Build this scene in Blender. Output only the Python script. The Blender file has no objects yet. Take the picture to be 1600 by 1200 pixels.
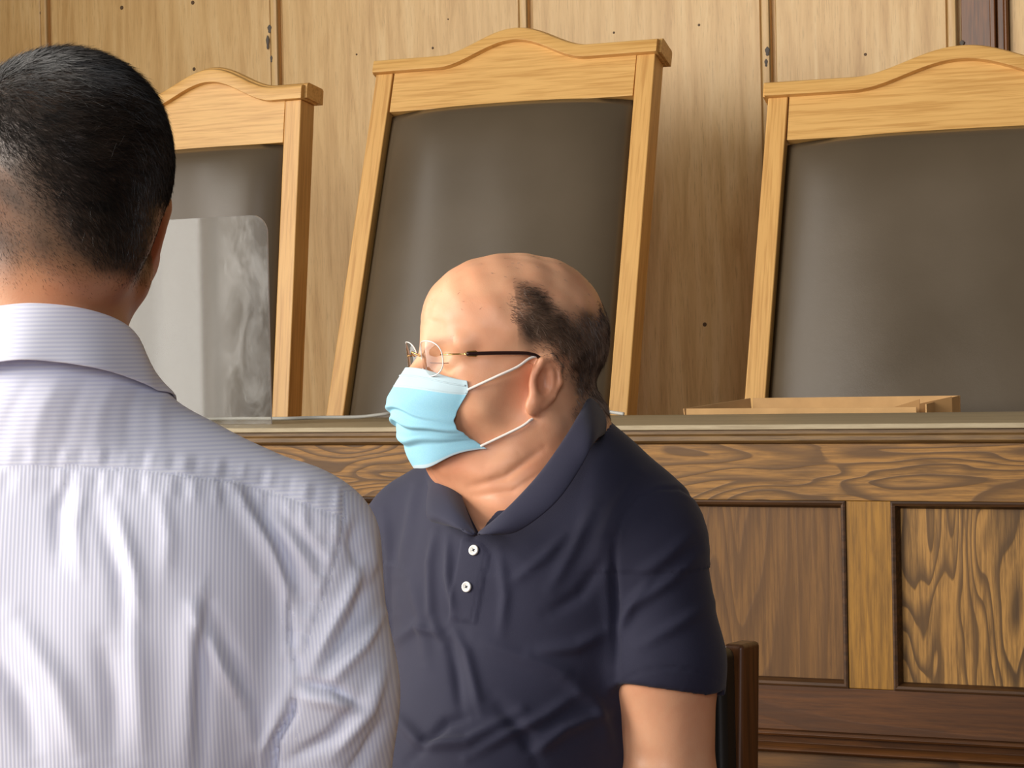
import bpy, bmesh, math, random
import numpy as np
from mathutils import Vector, Matrix
from mathutils.bvhtree import BVHTree

random.seed(7); RNG = np.random.default_rng(11)
SC = bpy.context.scene
COL = SC.collection

# ------------------------------------------------------------------ camera
F_PX = 3400.0; CAM_Z = 1.22; YAW = math.radians(25.0)
PITCH = math.atan(28.0 / F_PX); ROLL = 0.020
RZ = Matrix.Rotation(YAW, 3, 'Z')
_r0 = Vector((1, 0, 0)); _fw = Vector((0, math.cos(PITCH), -math.sin(PITCH))); _up = Vector((0, math.sin(PITCH), math.cos(PITCH)))
CR = (_r0 * math.cos(ROLL) - _up * math.sin(ROLL)); CU = (_up * math.cos(ROLL) + _r0 * math.sin(ROLL)); CF = _fw
cd = bpy.data.cameras.new('camera'); cam = bpy.data.objects.new('camera', cd); COL.objects.link(cam)
cd.sensor_width = 36; cd.lens = 36 * F_PX / 1600; cd.clip_start = 0.05; cd.clip_end = 60
_m = Matrix((RZ @ CR, RZ @ CU, RZ @ (-CF))).transposed().to_4x4(); _m.translation = (0, 0, CAM_Z)
cam.matrix_world = _m
SC.camera = cam

# ------------------------------------------------------------------ world, window light, exposure
w = bpy.data.worlds.new('world'); SC.world = w; w.use_nodes = True
bg = w.node_tree.nodes['Background']; bg.inputs[0].default_value = (1.0, 0.93, 0.83, 1); bg.inputs[1].default_value = 0.10
SC.view_settings.view_transform = 'Standard'; SC.view_settings.look = 'None'
SC.view_settings.exposure = 0.07; SC.view_settings.gamma = 1.0; SC.view_settings.use_curve_mapping = False

def area(name, loc, target, sx, sy, power, color, spread=180):
    l = bpy.data.lights.new(name, 'AREA'); l.shape = 'RECTANGLE'; l.size = sx; l.size_y = sy
    l.energy = power; l.color = color; l.spread = math.radians(spread)
    o = bpy.data.objects.new(name, l); COL.objects.link(o); o.location = loc
    o.rotation_euler = (Vector(target) - Vector(loc)).to_track_quat('-Z', 'Y').to_euler()
    return o
WALL_L = -4.7
area('window_light', (WALL_L - 0.03, 1.365, 2.55), (0, 1.365, 2.55), 2.97, 3.7, 135, (1.0, 0.96, 0.90))
area('window_light', (WALL_L - 0.03, -2.0, 2.90), (0, -2.0, 2.90), 2.6, 3.0, 520, (1.0, 0.95, 0.88))
area('window_light', (-3.3, -4.0, 3.3), (-2.2, 4.0, 1.4), 2.0, 2.4, 150, (1.0, 0.95, 0.88))
area('window_light', (1.6, -4.0, 2.6), (0.6, 2.0, 1.1), 1.6, 2.2, 120, (0.88, 0.92, 1.0))

# ------------------------------------------------------------------ pixel helpers (1600 x 1200 frame)
def ray(px, py):                       # direction in the camera-yaw frame (x right, y away, z up), y-depth not normalised
    return CF + CR * ((px - 800) / F_PX) + CU * ((600 - py) / F_PX)
def pc(px, py, d):                     # point at depth d in that frame
    r = ray(px, py); return Vector((0, 0, CAM_Z)) + r * (d / r.y)
def pw(px, py, d): return RZ @ pc(px, py, d)
def onv(px, py, v):                    # world point on the vertical plane Y = v (room frame)
    r = RZ @ ray(px, py); return Vector((0, 0, CAM_Z)) + r * (v / r.y)
def proj(P):                           # (N,3) yaw-frame points -> pixel coordinates
    P = np.asarray(P, float) - np.array([0, 0, CAM_Z])
    y = P @ np.array(CF); return np.stack([800 + F_PX * (P @ np.array(CR)) / y, 600 - F_PX * (P @ np.array(CU)) / y], 1)

# ------------------------------------------------------------------ object helpers
def link(name, me, mats=(), parent=None, smooth=True):
    o = bpy.data.objects.new(name, me); COL.objects.link(o)
    for m in (mats if isinstance(mats, (list, tuple)) else [mats]): me.materials.append(m)
    if parent: o.parent = parent
    if smooth: me.polygons.foreach_set('use_smooth', np.ones(len(me.polygons), bool))
    return o
def tag(o, label, cat, group=None):
    o['label'] = label; o['category'] = cat
    if group: o['group'] = group
    return o
def struct(o): o['kind'] = 'structure'; return o
def empty(name, loc=(0, 0, 0), rz=0.0):
    o = bpy.data.objects.new(name, None); COL.objects.link(o); o.location = loc; o.rotation_euler = (0, 0, rz)
    o.empty_display_size = 0.1; return o
def from_np(name, V, Fc, mats, parent=None, smooth=True):
    me = bpy.data.meshes.new(name); me.from_pydata([tuple(map(float, v)) for v in V], [], [tuple(map(int, f)) for f in Fc]); me.update()
    return link(name, me, mats, parent, smooth)
def from_bm(name, bm, mats, parent=None, smooth=False, bevel=0, seg=2, recalc=True):
    if recalc: bmesh.ops.recalc_face_normals(bm, faces=bm.faces)
    me = bpy.data.meshes.new(name); bm.to_mesh(me); bm.free()
    o = link(name, me, mats, parent, smooth or bevel > 0)
    if bevel:
        b = o.modifiers.new('bevel', 'BEVEL'); b.width = bevel; b.segments = seg; b.limit_method = 'ANGLE'; b.angle_limit = math.radians(40)
        b.harden_normals = True
    return o
def bx(bm, x0, x1, y0, y1, z0, z1, M=None):
    vs = [bm.verts.new((x, y, z)) for x in (x0, x1) for y in (y0, y1) for z in (z0, z1)]
    for f in ((0, 1, 3, 2), (4, 6, 7, 5), (0, 4, 5, 1), (2, 3, 7, 6), (0, 2, 6, 4), (1, 5, 7, 3)): bm.faces.new([vs[i] for i in f])
    if M is not None:
        for v in vs: v.co = M @ v.co
    return vs
def box(name, x0, x1, y0, y1, z0, z1, mat, parent=None, bevel=0.002, M=None):
    bm = bmesh.new(); bx(bm, x0, x1, y0, y1, z0, z1, M); return from_bm(name, bm, mat, parent, bevel=bevel)
def catmull(pts, n=8, closed=False):
    P = [Vector(p) for p in pts]; out = []; N = len(P)
    rng = range(N if closed else N - 1)
    for i in rng:
        p0 = P[(i - 1) % N] if closed or i > 0 else P[0]; p1 = P[i]; p2 = P[(i + 1) % N]; p3 = P[(i + 2) % N] if closed or i < N - 2 else P[-1]
        for k in range(n):
            t = k / n
            out.append(0.5 * ((2 * p1) + (p2 - p0) * t + (2 * p0 - 5 * p1 + 4 * p2 - p3) * t * t + (3 * p1 - p0 - 3 * p2 + p3) * t ** 3))
    if not closed: out.append(P[-1])
    return out
def tube(bm, pts, r, seg=8, closed=False):
    n = len(pts); rings = []; prev = None
    for i, p in enumerate(pts):
        a = pts[(i - 1) % n] if closed or i else pts[0]; b = pts[(i + 1) % n] if closed or i < n - 1 else pts[-1]
        t = (Vector(b) - Vector(a)).normalized()
        if prev is None: prev = t.orthogonal().normalized()
        nrm = (prev - t * prev.dot(t)).normalized(); prev = nrm; bi = t.cross(nrm)
        rr = r(i / (n - 1)) if callable(r) else r
        rings.append([bm.verts.new(Vector(p) + nrm * (math.cos(q) * rr) + bi * (math.sin(q) * rr)) for q in [2 * math.pi * k / seg for k in range(seg)]])
    for i in range(n if closed else n - 1):
        A = rings[i]; B = rings[(i + 1) % n]
        for k in range(seg): bm.faces.new((A[k], A[(k + 1) % seg], B[(k + 1) % seg], B[k]))
    if not closed: bm.faces.new(rings[0][::-1]); bm.faces.new(rings[-1])
def strip_grid(G):                     # G: (n, m, 3) -> verts, quads
    G = np.asarray(G); n, m = G.shape[:2]; I = np.arange(n * m).reshape(n, m)
    return G.reshape(-1, 3), np.stack([I[:-1, :-1], I[1:, :-1], I[1:, 1:], I[:-1, 1:]], -1).reshape(-1, 4)
def solid(o, t, off=0): m = o.modifiers.new('solid', 'SOLIDIFY'); m.thickness = t; m.offset = off; return o
def subsurf(o, l=1): m = o.modifiers.new('sub', 'SUBSURF'); m.levels = l; m.render_levels = l; return o

# ------------------------------------------------------------------ signed distance modelling (numpy) + surface nets
def ell(p, c, r):
    q = (p - np.float32(c)) / np.float32(r); k0 = np.sqrt((q * q).sum(1)) + 1e-6
    q2 = q / np.float32(r); k1 = np.sqrt((q2 * q2).sum(1)) + 1e-6
    return k0 * (k0 - 1) / k1
def elr(p, c, r, R): return ell((p - np.float32(c)) @ np.float32(R), (0, 0, 0), r)
def cap(p, a, b, ra, rb=None):
    rb = ra if rb is None else rb; a = np.float32(a); b = np.float32(b); ab = b - a
    t = np.clip(((p - a) @ ab) / (ab @ ab), 0, 1); d = p - a - t[:, None] * ab
    return np.sqrt((d * d).sum(1)) - (ra + (rb - ra) * t)
def smin(a, b, k): h = np.clip(0.5 + 0.5 * (b - a) / k, 0, 1); return b + (a - b) * h - k * h * (1 - h)
def smax(a, b, k): return -smin(-a, -b, k)
def nets(fn, lo, hi, h, smooth=1):
    lo = np.float32(lo); B = 8
    nb = np.maximum(1, np.ceil((np.float32(hi) - lo) / (h * B)).astype(int)); n = nb * B + 1
    cc = np.stack(np.meshgrid(*[(np.arange(k) + 0.5) * B * h for k in nb], indexing='ij'), -1).reshape(-1, 3).astype(np.float32) + lo
    dc = fn(cc); act = np.abs(dc) < h * B * 1.25 + 0.008
    S = np.repeat(np.repeat(np.repeat(dc.reshape(nb), B, 0), B, 1), B, 2); A = np.full(n, 1.0, np.float32); A[:-1, :-1, :-1] = S
    bi = np.stack(np.unravel_index(np.nonzero(act)[0], nb), 1)
    g = np.stack(np.meshgrid(*[np.arange(B + 1)] * 3, indexing='ij'), -1).reshape(-1, 3)
    for s in range(0, len(bi), 400):
        idx = (bi[s:s + 400, None, :] * B + g[None]).reshape(-1, 3)
        A[idx[:, 0], idx[:, 1], idx[:, 2]] = fn(idx.astype(np.float32) * np.float32(h) + lo)
    ins = A < 0; cnt = np.zeros(np.array(n) - 1, np.int8)
    offs = [(i, j, k) for i in (0, 1) for j in (0, 1) for k in (0, 1)]
    for o in offs: cnt += ins[o[0]:n[0] - 1 + o[0], o[1]:n[1] - 1 + o[1], o[2]:n[2] - 1 + o[2]]
    cells = np.argwhere((cnt > 0) & (cnt < 8)); vid = np.full(cnt.shape, -1, np.int64); vid[tuple(cells.T)] = np.arange(len(cells))
    acc = np.zeros((len(cells), 3)); c = np.zeros(len(cells))
    for ax in range(3):
        for o in offs:
            if o[ax]: continue
            e = list(o); e[ax] = 1
            a = A[cells[:, 0] + o[0], cells[:, 1] + o[1], cells[:, 2] + o[2]]; b = A[cells[:, 0] + e[0], cells[:, 1] + e[1], cells[:, 2] + e[2]]
            m = (a < 0) != (b < 0); t = np.where(m, a / np.where(a == b, 1, a - b), 0)
            q = np.array(o, float)[None].repeat(len(cells), 0); q[:, ax] += t; acc[m] += q[m]; c[m] += 1
    V = (cells + acc / c[:, None]) * h + lo; Fs = []
    for ax in range(3):
        u, v = [(1, 2), (2, 0), (0, 1)][ax]
        s0 = [slice(None)] * 3; s1 = [slice(None)] * 3; s0[ax] = slice(0, -1); s1[ax] = slice(1, None)
        a = ins[tuple(s0)]; b = ins[tuple(s1)]; E = np.argwhere(a != b)
        E = E[(E[:, u] > 0) & (E[:, v] > 0) & (E[:, u] < n[u] - 1) & (E[:, v] < n[v] - 1)]
        fl = a[tuple(E.T)]; du = np.zeros(3, int); du[u] = 1; dv = np.zeros(3, int); dv[v] = 1
        q = np.stack([vid[tuple((E - du - dv).T)], vid[tuple((E - dv).T)], vid[tuple(E.T)], vid[tuple((E - du).T)]], 1)
        q[~fl] = q[~fl][:, ::-1]; Fs.append(q)
    Fc = np.concatenate(Fs); Fc = Fc[(Fc >= 0).all(1)]
    return relax(V, Fc, smooth), Fc
def relax(V, Fc, it):
    if it:
        e = np.concatenate([Fc[:, [0, 1]], Fc[:, [1, 2]], Fc[:, [2, 3]], Fc[:, [3, 0]]])
        i = np.concatenate([e[:, 0], e[:, 1]]); j = np.concatenate([e[:, 1], e[:, 0]]); d = np.maximum(1, np.bincount(i, minlength=len(V)))
        for _ in range(it):
            V = 0.4 * V + 0.6 * np.stack([np.bincount(i, V[j, k], len(V)) for k in range(3)], 1) / d[:, None]
    return V
def vnormals(V, Fc):
    a = V[Fc[:, 2]] - V[Fc[:, 0]]; b = V[Fc[:, 3]] - V[Fc[:, 1]]; fn = np.cross(a, b); N = np.zeros_like(V)
    for k in range(4):
        for ax in range(3): N[:, ax] += np.bincount(Fc[:, k], fn[:, ax], len(V))
    return N / (np.linalg.norm(N, axis=1, keepdims=True) + 1e-12)
def segd(Q, a, b):                     # distance to a 2-D segment and parameter
    a = np.array(a, float); b = np.array(b, float); ab = b - a; t = np.clip(((Q - a) @ ab) / (ab @ ab), 0, 1)
    d = Q - a - t[:, None] * ab; side = np.sign(ab[0] * (Q[:, 1] - a[1]) - ab[1] * (Q[:, 0] - a[0]))
    return np.sqrt((d * d).sum(1)), t, side
def polyd(Q, pts):
    D = np.full(len(Q), 1e9); T = np.zeros(len(Q)); S = np.ones(len(Q)); n = len(pts) - 1
    for i in range(n):
        d, t, s = segd(Q, pts[i], pts[i + 1]); m = d < D; D[m] = d[m]; T[m] = (i + t[m]) / n; S[m] = s[m]
    return D, T, S
def inpoly(Q, P):
    P = np.array(P, float); r = np.zeros(len(Q), bool); j = len(P) - 1
    for i in range(len(P)):
        c = ((P[i, 1] > Q[:, 1]) != (P[j, 1] > Q[:, 1])) & (Q[:, 0] < (P[j, 0] - P[i, 0]) * (Q[:, 1] - P[i, 1]) / (P[j, 1] - P[i, 1] + 1e-12) + P[i, 0]); r ^= c; j = i
    return r
def sdpoly(Q, P): return polyd(Q, list(P) + [P[0]])[0] * np.where(inpoly(Q, P), -1, 1)
def folds(Q, L):                       # L: (points, width_px, amplitude_m[, sharp side width factor])
    H = np.zeros(len(Q))
    for f in L:
        D, T, S = polyd(Q, f[0]); wd = f[1]; k = f[3] if len(f) > 3 else 1.0
        ww = np.where(S > 0, wd * k, wd); env = np.clip(np.sin(np.pi * np.clip(T, 0.04, 0.96)), 0, 1) ** 0.6
        H += f[2] * env * np.exp(-(D / ww) ** 2)
    return H
def ss(x, a, b): t = np.clip((x - a) / (b - a), 0, 1); return t * t * (3 - 2 * t)
def wob(P, s, seed=0):                 # cheap smooth pseudo-noise, about -1..1
    r = np.random.default_rng(seed); o = np.zeros(len(P))
    for _ in range(9):
        k = r.normal(size=3); k /= np.linalg.norm(k); o += np.sin(P @ k * s * r.uniform(0.6, 1.7) + r.uniform(0, 6.28))
    return o / 3.6

# ------------------------------------------------------------------ materials
class NT:
    def __init__(s, name):
        s.m = bpy.data.materials.new(name); s.m.use_nodes = True; s.t = s.m.node_tree; s.n = s.t.nodes
        s.b = s.n['Principled BSDF']; s.o = s.n['Material Output']
    def add(s, ty, **k):
        n = s.n.new(ty)
        for a, v in k.items(): setattr(n, a, v)
        return n
    def lk(s, a, b): s.t.links.new(a, b)
    def coord(s, scale=(1, 1, 1), loc=(0, 0, 0), kind='Object', rnd=False):
        tc = s.add('ShaderNodeTexCoord'); mp = s.add('ShaderNodeMapping'); mp.inputs['Scale'].default_value = scale; mp.inputs['Location'].default_value = loc
        src = tc.outputs[kind]
        if rnd:
            oi = s.add('ShaderNodeObjectInfo'); ml = s.add('ShaderNodeVectorMath', operation='MULTIPLY_ADD')
            cb = s.add('ShaderNodeCombineXYZ')
            for k, f in enumerate((13.0, 29.0, 7.0)):
                mm = s.math('MULTIPLY', oi.outputs['Random'], f); s.lk(mm, cb.inputs[k])
            ad = s.add('ShaderNodeVectorMath', operation='ADD'); s.lk(src, ad.inputs[0]); s.lk(cb.outputs[0], ad.inputs[1]); src = ad.outputs[0]
        s.lk(src, mp.inputs[0]); return mp.outputs[0]
    def noise(s, vec, scale, detail=4, rough=0.5, dist=0.0):
        n = s.add('ShaderNodeTexNoise'); n.inputs['Scale'].default_value = scale; n.inputs['Detail'].default_value = detail
        n.inputs['Roughness'].default_value = rough; n.inputs['Distortion'].default_value = dist; s.lk(vec, n.inputs['Vector']); return n.outputs['Fac']
    def math(s, op, a, b=None, c=None):
        n = s.add('ShaderNodeMath', operation=op)
        for i, v in enumerate((a, b, c)):
            if v is None: continue
            if isinstance(v, (int, float)): n.inputs[i].default_value = v
            else: s.lk(v, n.inputs[i])
        return n.outputs[0]
    def ramp(s, fac, stops, interp='LINEAR'):
        r = s.add('ShaderNodeValToRGB'); r.color_ramp.interpolation = interp
        while len(r.color_ramp.elements) < len(stops): r.color_ramp.elements.new(0.5)
        for e, (p, c) in zip(r.color_ramp.elements, stops): e.position = p; e.color = (*(c if isinstance(c, tuple) else (c, c, c)), 1)
        s.lk(fac, r.inputs[0]); return r.outputs[0]
    def mix(s, f, a, b, mode='MIX'):
        n = s.add('ShaderNodeMix', data_type='RGBA', blend_type=mode)
        for i, v in ((0, f), (6, a), (7, b)):
            if isinstance(v, (int, float)): n.inputs[i].default_value = v
            elif isinstance(v, tuple): n.inputs[i].default_value = (*v, 1)
            else: s.lk(v, n.inputs[i])
        return n.outputs[2]
    def bump(s, h, strength, dist=0.001, prev=None):
        b = s.add('ShaderNodeBump'); b.inputs['Strength'].default_value = strength; b.inputs['Distance'].default_value = dist; s.lk(h, b.inputs['Height'])
        if prev: s.lk(prev, b.inputs['Normal'])
        return b.outputs[0]
    def fin(s, col=None, rough=None, nrm=None, **k):
        for key, v in (('Base Color', col), ('Roughness', rough), ('Normal', nrm)):
            if v is None: continue
            if isinstance(v, tuple): s.b.inputs[key].default_value = (*v, 1)
            elif isinstance(v, (int, float)): s.b.inputs[key].default_value = v
            else: s.lk(v, s.b.inputs[key])
        for a, v in k.items(): s.b.inputs[a.replace('_', ' ')].default_value = v
        return s.m
def srgb(r, g, b): return tuple(((c / 255) / 12.92 if c / 255 <= 0.04045 else ((c / 255 + 0.055) / 1.055) ** 2.4) for c in (r, g, b))

def m_plain(name, c, rough=0.5, **k): return NT(name).fin(c, rough, **k)
def m_wall():
    t = NT('wall_wood'); v = t.coord((9, 9, 0.8)); v2 = t.coord((60, 60, 3.2)); v3 = t.coord((1.5, 1.5, 1.0))
    a = t.noise(v, 3, 6, 0.6, 0.5); b = t.noise(v2, 4, 4, 0.7); c = t.noise(v3, 1.7, 3)
    col = t.ramp(a, [(0.3, srgb(196, 152, 90)), (0.5, srgb(222, 182, 120)), (0.72, srgb(236, 202, 144))])
    col = t.mix(t.ramp(b, [(0.30, 0.55), (0.46, 0.0)]), col, srgb(150, 106, 52))
    col = t.mix(t.ramp(c, [(0.35, 0.0), (0.75, 0.5)]), col, srgb(220, 182, 120))
    return t.fin(col, 0.42, t.bump(b, 0.25, 0.0008))
def m_oak(name, axis, base, dark, contrast=0.5, fine=1.0):
    t = NT(name); s = [14, 14, 14]; s[axis] = 0.9; v = t.coord(tuple(s), rnd=True); s2 = [120, 120, 120]; s2[axis] = 4.5; v2 = t.coord(tuple(s2), rnd=True)
    a = t.noise(v, 1.6, 3, 0.5, 0.4); ring = t.math('FRACT', t.math('MULTIPLY', a, 7)); b = t.noise(v2, 1.2, 3, 0.6)
    col = t.mix(t.ramp(ring, [(0.0, 0.0), (0.8, contrast * 0.5), (1.0, 0.0)]), base, dark)
    col = t.mix(t.ramp(b, [(0.35, 0.75 * fine), (0.55, 0.0)]), col, dark)
    return t.fin(col, 0.38, t.bump(b, 0.15, 0.0006))
def m_ash(name, axis, k1=1.3, k2=7.0, bands=9, dk=0.9, seed=0.0, light=(164, 118, 56), dark=(62, 42, 22), mid=(140, 98, 46)):
    t = NT(name); s = [k2, k2, k2]; s[axis] = k1; v = t.coord(tuple(s), loc=(seed, seed * 0.7, seed * 1.3))
    a = t.noise(v, 0.9, 1.5, 0.45, 0.55)
    s2 = [150, 150, 150]; s2[axis] = 8; v2 = t.coord(tuple(s2)); b = t.noise(v2, 1.0, 4, 0.7)
    s3 = [30, 30, 30]; s3[axis] = 4; jit = t.noise(t.coord(tuple(s3)), 1, 3, 0.6)
    aa = t.math('ADD', t.math('MULTIPLY', a, bands), t.math('MULTIPLY', jit, 0.38))
    ring = t.math('FRACT', aa)
    r = t.ramp(ring, [(0.0, 0.08), (0.35, 0.12), (0.78, dk), (0.90, dk), (0.97, 0.08)])
    col = t.mix(r, srgb(*light), srgb(*dark))
    col = t.mix(t.ramp(b, [(0.38, 0.75), (0.60, 0.0)]), col, srgb(*dark))
    col = t.mix(t.ramp(t.noise(v, 0.35, 2), [(0.35, 0.0), (0.7, 0.45)]), col, srgb(*mid))
    return t.fin(col, 0.5, t.bump(t.math('ADD', r, b), 0.2, 0.0008), Specular_IOR_Level=0.35)
def m_leather(name, c, rough=0.36, sheen=0.5):
    t = NT(name); v = t.coord(); n = t.noise(v, 420, 3, 0.6); n2 = t.noise(v, 3, 3); n3 = t.noise(v, 14, 4, 0.6)
    col = t.mix(t.ramp(n2, [(0.35, 0.0), (0.7, 1.0)]), c, tuple(x * 1.25 for x in c))
    rr = t.ramp(n2, [(0.3, rough), (0.7, rough + 0.08)])
    return t.fin(col, rr, t.bump(n3, 0.12, 0.003, t.bump(n, 0.25, 0.0004)), Specular_IOR_Level=sheen)
def m_cloth(name, c, scale=1500, rough=0.85, sheen=0.2, var=0.12, bump=0.3):
    t = NT(name); v = t.coord(); n = t.noise(v, scale, 2, 0.5); n2 = t.noise(v, 22, 3)
    col = t.mix(t.ramp(n2, [(0.3, 0.0), (0.7, var)]), c, tuple(min(1, x * 1.6 + 0.01) for x in c))
    t.b.inputs['Sheen Weight'].default_value = sheen; t.b.inputs['Sheen Roughness'].default_value = 0.5
    return t.fin(col, rough, t.bump(n, bump, 0.0006))
def m_stripe(name, axis, per=0.0029, rot=0.0):
    t = NT(name); tc = t.add('ShaderNodeTexCoord'); mp = t.add('ShaderNodeMapping'); mp.inputs['Rotation'].default_value = (0, rot, 0); t.lk(tc.outputs['Object'], mp.inputs[0])
    sx = t.add('ShaderNodeSeparateXYZ'); t.lk(mp.outputs[0], sx.inputs[0])
    s = t.math('SINE', t.math('MULTIPLY', sx.outputs[axis], 2 * math.pi / per))
    k = t.ramp(t.math('MULTIPLY_ADD', s, 0.5, 0.5), [(0.25, 0.0), (0.65, 1.0)])
    col = t.mix(k, srgb(212, 214, 234), srgb(230, 231, 243))
    t.b.inputs['Sheen Weight'].default_value = 0.1
    return t.fin(col, 0.75, t.bump(s, 0.12, 0.0005))
def m_skin(name, base, red, dark=(60, 42, 32)):
    t = NT(name); v = t.coord(); n = t.noise(v, 38, 4, 0.55); n2 = t.noise(v, 650, 2, 0.5); n3 = t.noise(v, 12, 2)
    at = t.add('ShaderNodeVertexColor'); at.layer_name = 'tint'; sp = t.add('ShaderNodeSeparateColor'); t.lk(at.outputs['Color'], sp.inputs[0])
    col = t.mix(t.ramp(n3, [(0.3, 0.0), (0.72, 0.5)]), srgb(*base), srgb(*red))
    col = t.mix(t.math('MULTIPLY', t.ramp(n, [(0.45, 0.0), (0.75, 0.4)]), 0.7), col, srgb(*red))
    col = t.mix(sp.outputs[0], col, srgb(*red)); col = t.mix(sp.outputs[1], col, srgb(*dark))
    t.b.inputs['Subsurface Weight'].default_value = 0.12; t.b.inputs['Subsurface Radius'].default_value = (0.012, 0.005, 0.003); t.b.inputs['Subsurface Scale'].default_value = 0.6
    return t.fin(col, 0.43, t.bump(n2, 0.18, 0.0006), Specular_IOR_Level=0.4)
def set_tint(me, R, G):
    a = me.color_attributes.new('tint', 'FLOAT_COLOR', 'POINT'); c = np.zeros((len(me.vertices), 4), np.float32); c[:, 0] = R; c[:, 1] = G; c[:, 3] = 1
    a.data.foreach_set('color', c.ravel())
# ================================================================== ROOM (room frame: X along the bench, Y towards the panelled wall)
M_WALL = m_wall(); M_DARKWOOD = m_oak('dark_trim_wood', 2, srgb(126, 76, 30), srgb(66, 36, 12), 0.6)
M_PLASTER = m_plain('plaster', srgb(214, 206, 190), 0.9)
WV = 5.55                                             # panelled wall plane
def floor_mesh():
    t = NT('floor_wood'); v = t.coord((1, 9, 1)); br = t.add('ShaderNodeTexBrick'); t.lk(t.coord(), br.inputs['Vector']); br.inputs['Scale'].default_value = 1.0
    br.inputs['Brick Width'].default_value = 1.2; br.inputs['Row Height'].default_value = 0.12; br.inputs['Mortar Size'].default_value = 0.002
    br.inputs['Color1'].default_value = (*srgb(140, 100, 60), 1); br.inputs['Color2'].default_value = (*srgb(120, 84, 50), 1); br.inputs['Mortar'].default_value = (0.02, 0.012, 0.006, 1)
    m = t.fin(t.mix(t.ramp(t.noise(v, 8, 4), [(0.35, 0.0), (0.7, 0.5)]), br.outputs[0], srgb(96, 62, 34)), 0.4)
    bm = bmesh.new(); bx(bm, WALL_L - 0.2, 4.6, -4.6, 3.62, -0.1, 0.0); bx(bm, WALL_L - 0.2, 4.6, 3.62, WV + 0.3, -0.1, 0.35)
    struct(from_bm('floor', bm, m))
floor_mesh()

def wall_back():
    # board edges read from the photograph; the boards butt with a groove and a narrow lipping
    E = [onv(px, py, WV).x for px, py in ((77, 35), (438, 60), (828, 20), (1208, 60), (1500, 40))]
    pitch = E[1] - E[0]; L = [E[0] - pitch * k for k in range(3, 0, -1)] + E
    z0, z1 = 0.35, 3.3; bm = bmesh.new(); bx(bm, WALL_L, 4.6, WV + 0.018, WV + 0.2, z0, z1)
    me = bmesh.new()
    for a, b in zip(L[:-1], L[1:]):
        bx(me, a + 0.006, b - 0.034, WV, WV + 0.02, z0, z1)        # board
        bx(me, b - 0.0325, b - 0.008, WV - 0.004, WV + 0.02, z0, z1)  # lipping strip
    bmesh.ops.bevel(me, geom=[e for e in me.edges], offset=0.0035, segments=2, affect='EDGES')
    o = from_bm('wall_back', bm, M_WALL); o2 = from_bm('trim_2', me, M_WALL, smooth=True)
    struct(o); struct(o2)
    o2.modifiers.new('w', 'WEIGHTED_NORMAL')
    # pilaster and recessed frame at the right
    x = E[-1]; bm = bmesh.new()
    bx(bm, x + 0.003, x + 0.082, WV - 0.0, WV + 0.017, z0, z1)
    p = struct(from_bm('trim_3', bm, M_DARKWOOD, bevel=0.002))
    bm = bmesh.new()
    for a, b, d in ((0.083, 0.098, 0.035), (0.0985, 0.118, 0.022), (0.1185, 0.127, 0.03)): bx(bm, x + a, x + b, WV - d, WV + 0.017, z0, z1)
    struct(from_bm('trim_1', bm, M_DARKWOOD, bevel=0.004, seg=3))
    box_ = box('trim_4', x + 0.1275, x + 0.9, WV - 0.008, WV + 0.017, z0, z1, M_WALL, bevel=0.003); struct(box_)
    # nail heads, knots and filler marks on the boards
    m = m_plain('nail_mark', srgb(92, 66, 36), 0.6)
    bm = bmesh.new()
    for px, py, r in ((64, 20, 3.2), (190, 12, 3.8), (301, 4, 3.8), (303, 108, 3.4), (557, 85, 1.8), (676, 75, 2.2), (959, 51, 2.0), (1092, 39, 2.2), (1352, 85, 2.4), (1101, 507, 3.5), (1000, 180, 1.2), (700, 30, 1.3)):
        c = onv(px, py, WV - 0.0006); q = bmesh.ops.create_cone(bm, cap_ends=True, segments=14, radius1=r / 560, radius2=r / 800, depth=0.002)
        bmesh.ops.rotate(bm, verts=q['verts'], cent=(0, 0, 0), matrix=Matrix.Rotation(math.radians(90), 3, 'X')); bmesh.ops.translate(bm, verts=q['verts'], vec=c)
    o3 = struct(from_bm('trim_5', bm, m)); 
    bm = bmesh.new(); mk = m_plain('knot', srgb(96, 88, 80), 0.7)
    for px, py, sx, sy in ((421, 45, 3.5, 7), (418, 66, 2.6, 12), (424, 92, 2, 6), (1199, 80, 3.5, 7), (1197, 98, 2.4, 6), (1503, 68, 3, 5)):
        c = onv(px, py, WV - 0.0045); q = bmesh.ops.create_uvsphere(bm, u_segments=12, v_segments=8, radius=1)
        for v in q['verts']: v.co = Vector((v.co.x * sx / 560 * (1 + 0.3 * math.sin(v.co.z * 5)), v.co.y * 0.0012, v.co.z * sy / 560)) + c
    struct(from_bm('trim_6', bm, mk, smooth=True))
wall_back()

def side_wall():
    bm = bmesh.new(); x0, x1 = WALL_L - 0.25, WALL_L
    ys = [-4.6, -3.4, -0.6, -0.12, 2.85, WV + 0.2]
    bx(bm, x0, x1, ys[0], ys[-1], 0, 0.6); bx(bm, x0, x1, ys[0], ys[-1], 4.45, 4.8)
    for a, b in ((0, 1), (2, 3), (4, 5)): bx(bm, x0, x1, ys[a], ys[b], 0.6, 4.45)
    struct(from_bm('wall_left', bm, M_PLASTER))
    mf = m_plain('window_paint', srgb(96, 80, 62), 0.5)
    for n, (a, b) in enumerate(((-3.4, -0.6), (-0.12, 2.85))):
        bm = bmesh.new(); x = WALL_L
        for y0, y1, z0, z1 in ((a, a + .06, 0.6, 4.45), (b - .06, b, 0.6, 4.45), (a, b, 0.6, 0.66), (a, b, 4.39, 4.45), (a, b, 3.1, 3.14)): bx(bm, x - 0.04, x + 0.02, y0, y1, z0, z1)
        struct(from_bm('window_%d' % (n + 1), bm, mf, bevel=0.004))
side_wall()

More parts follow.
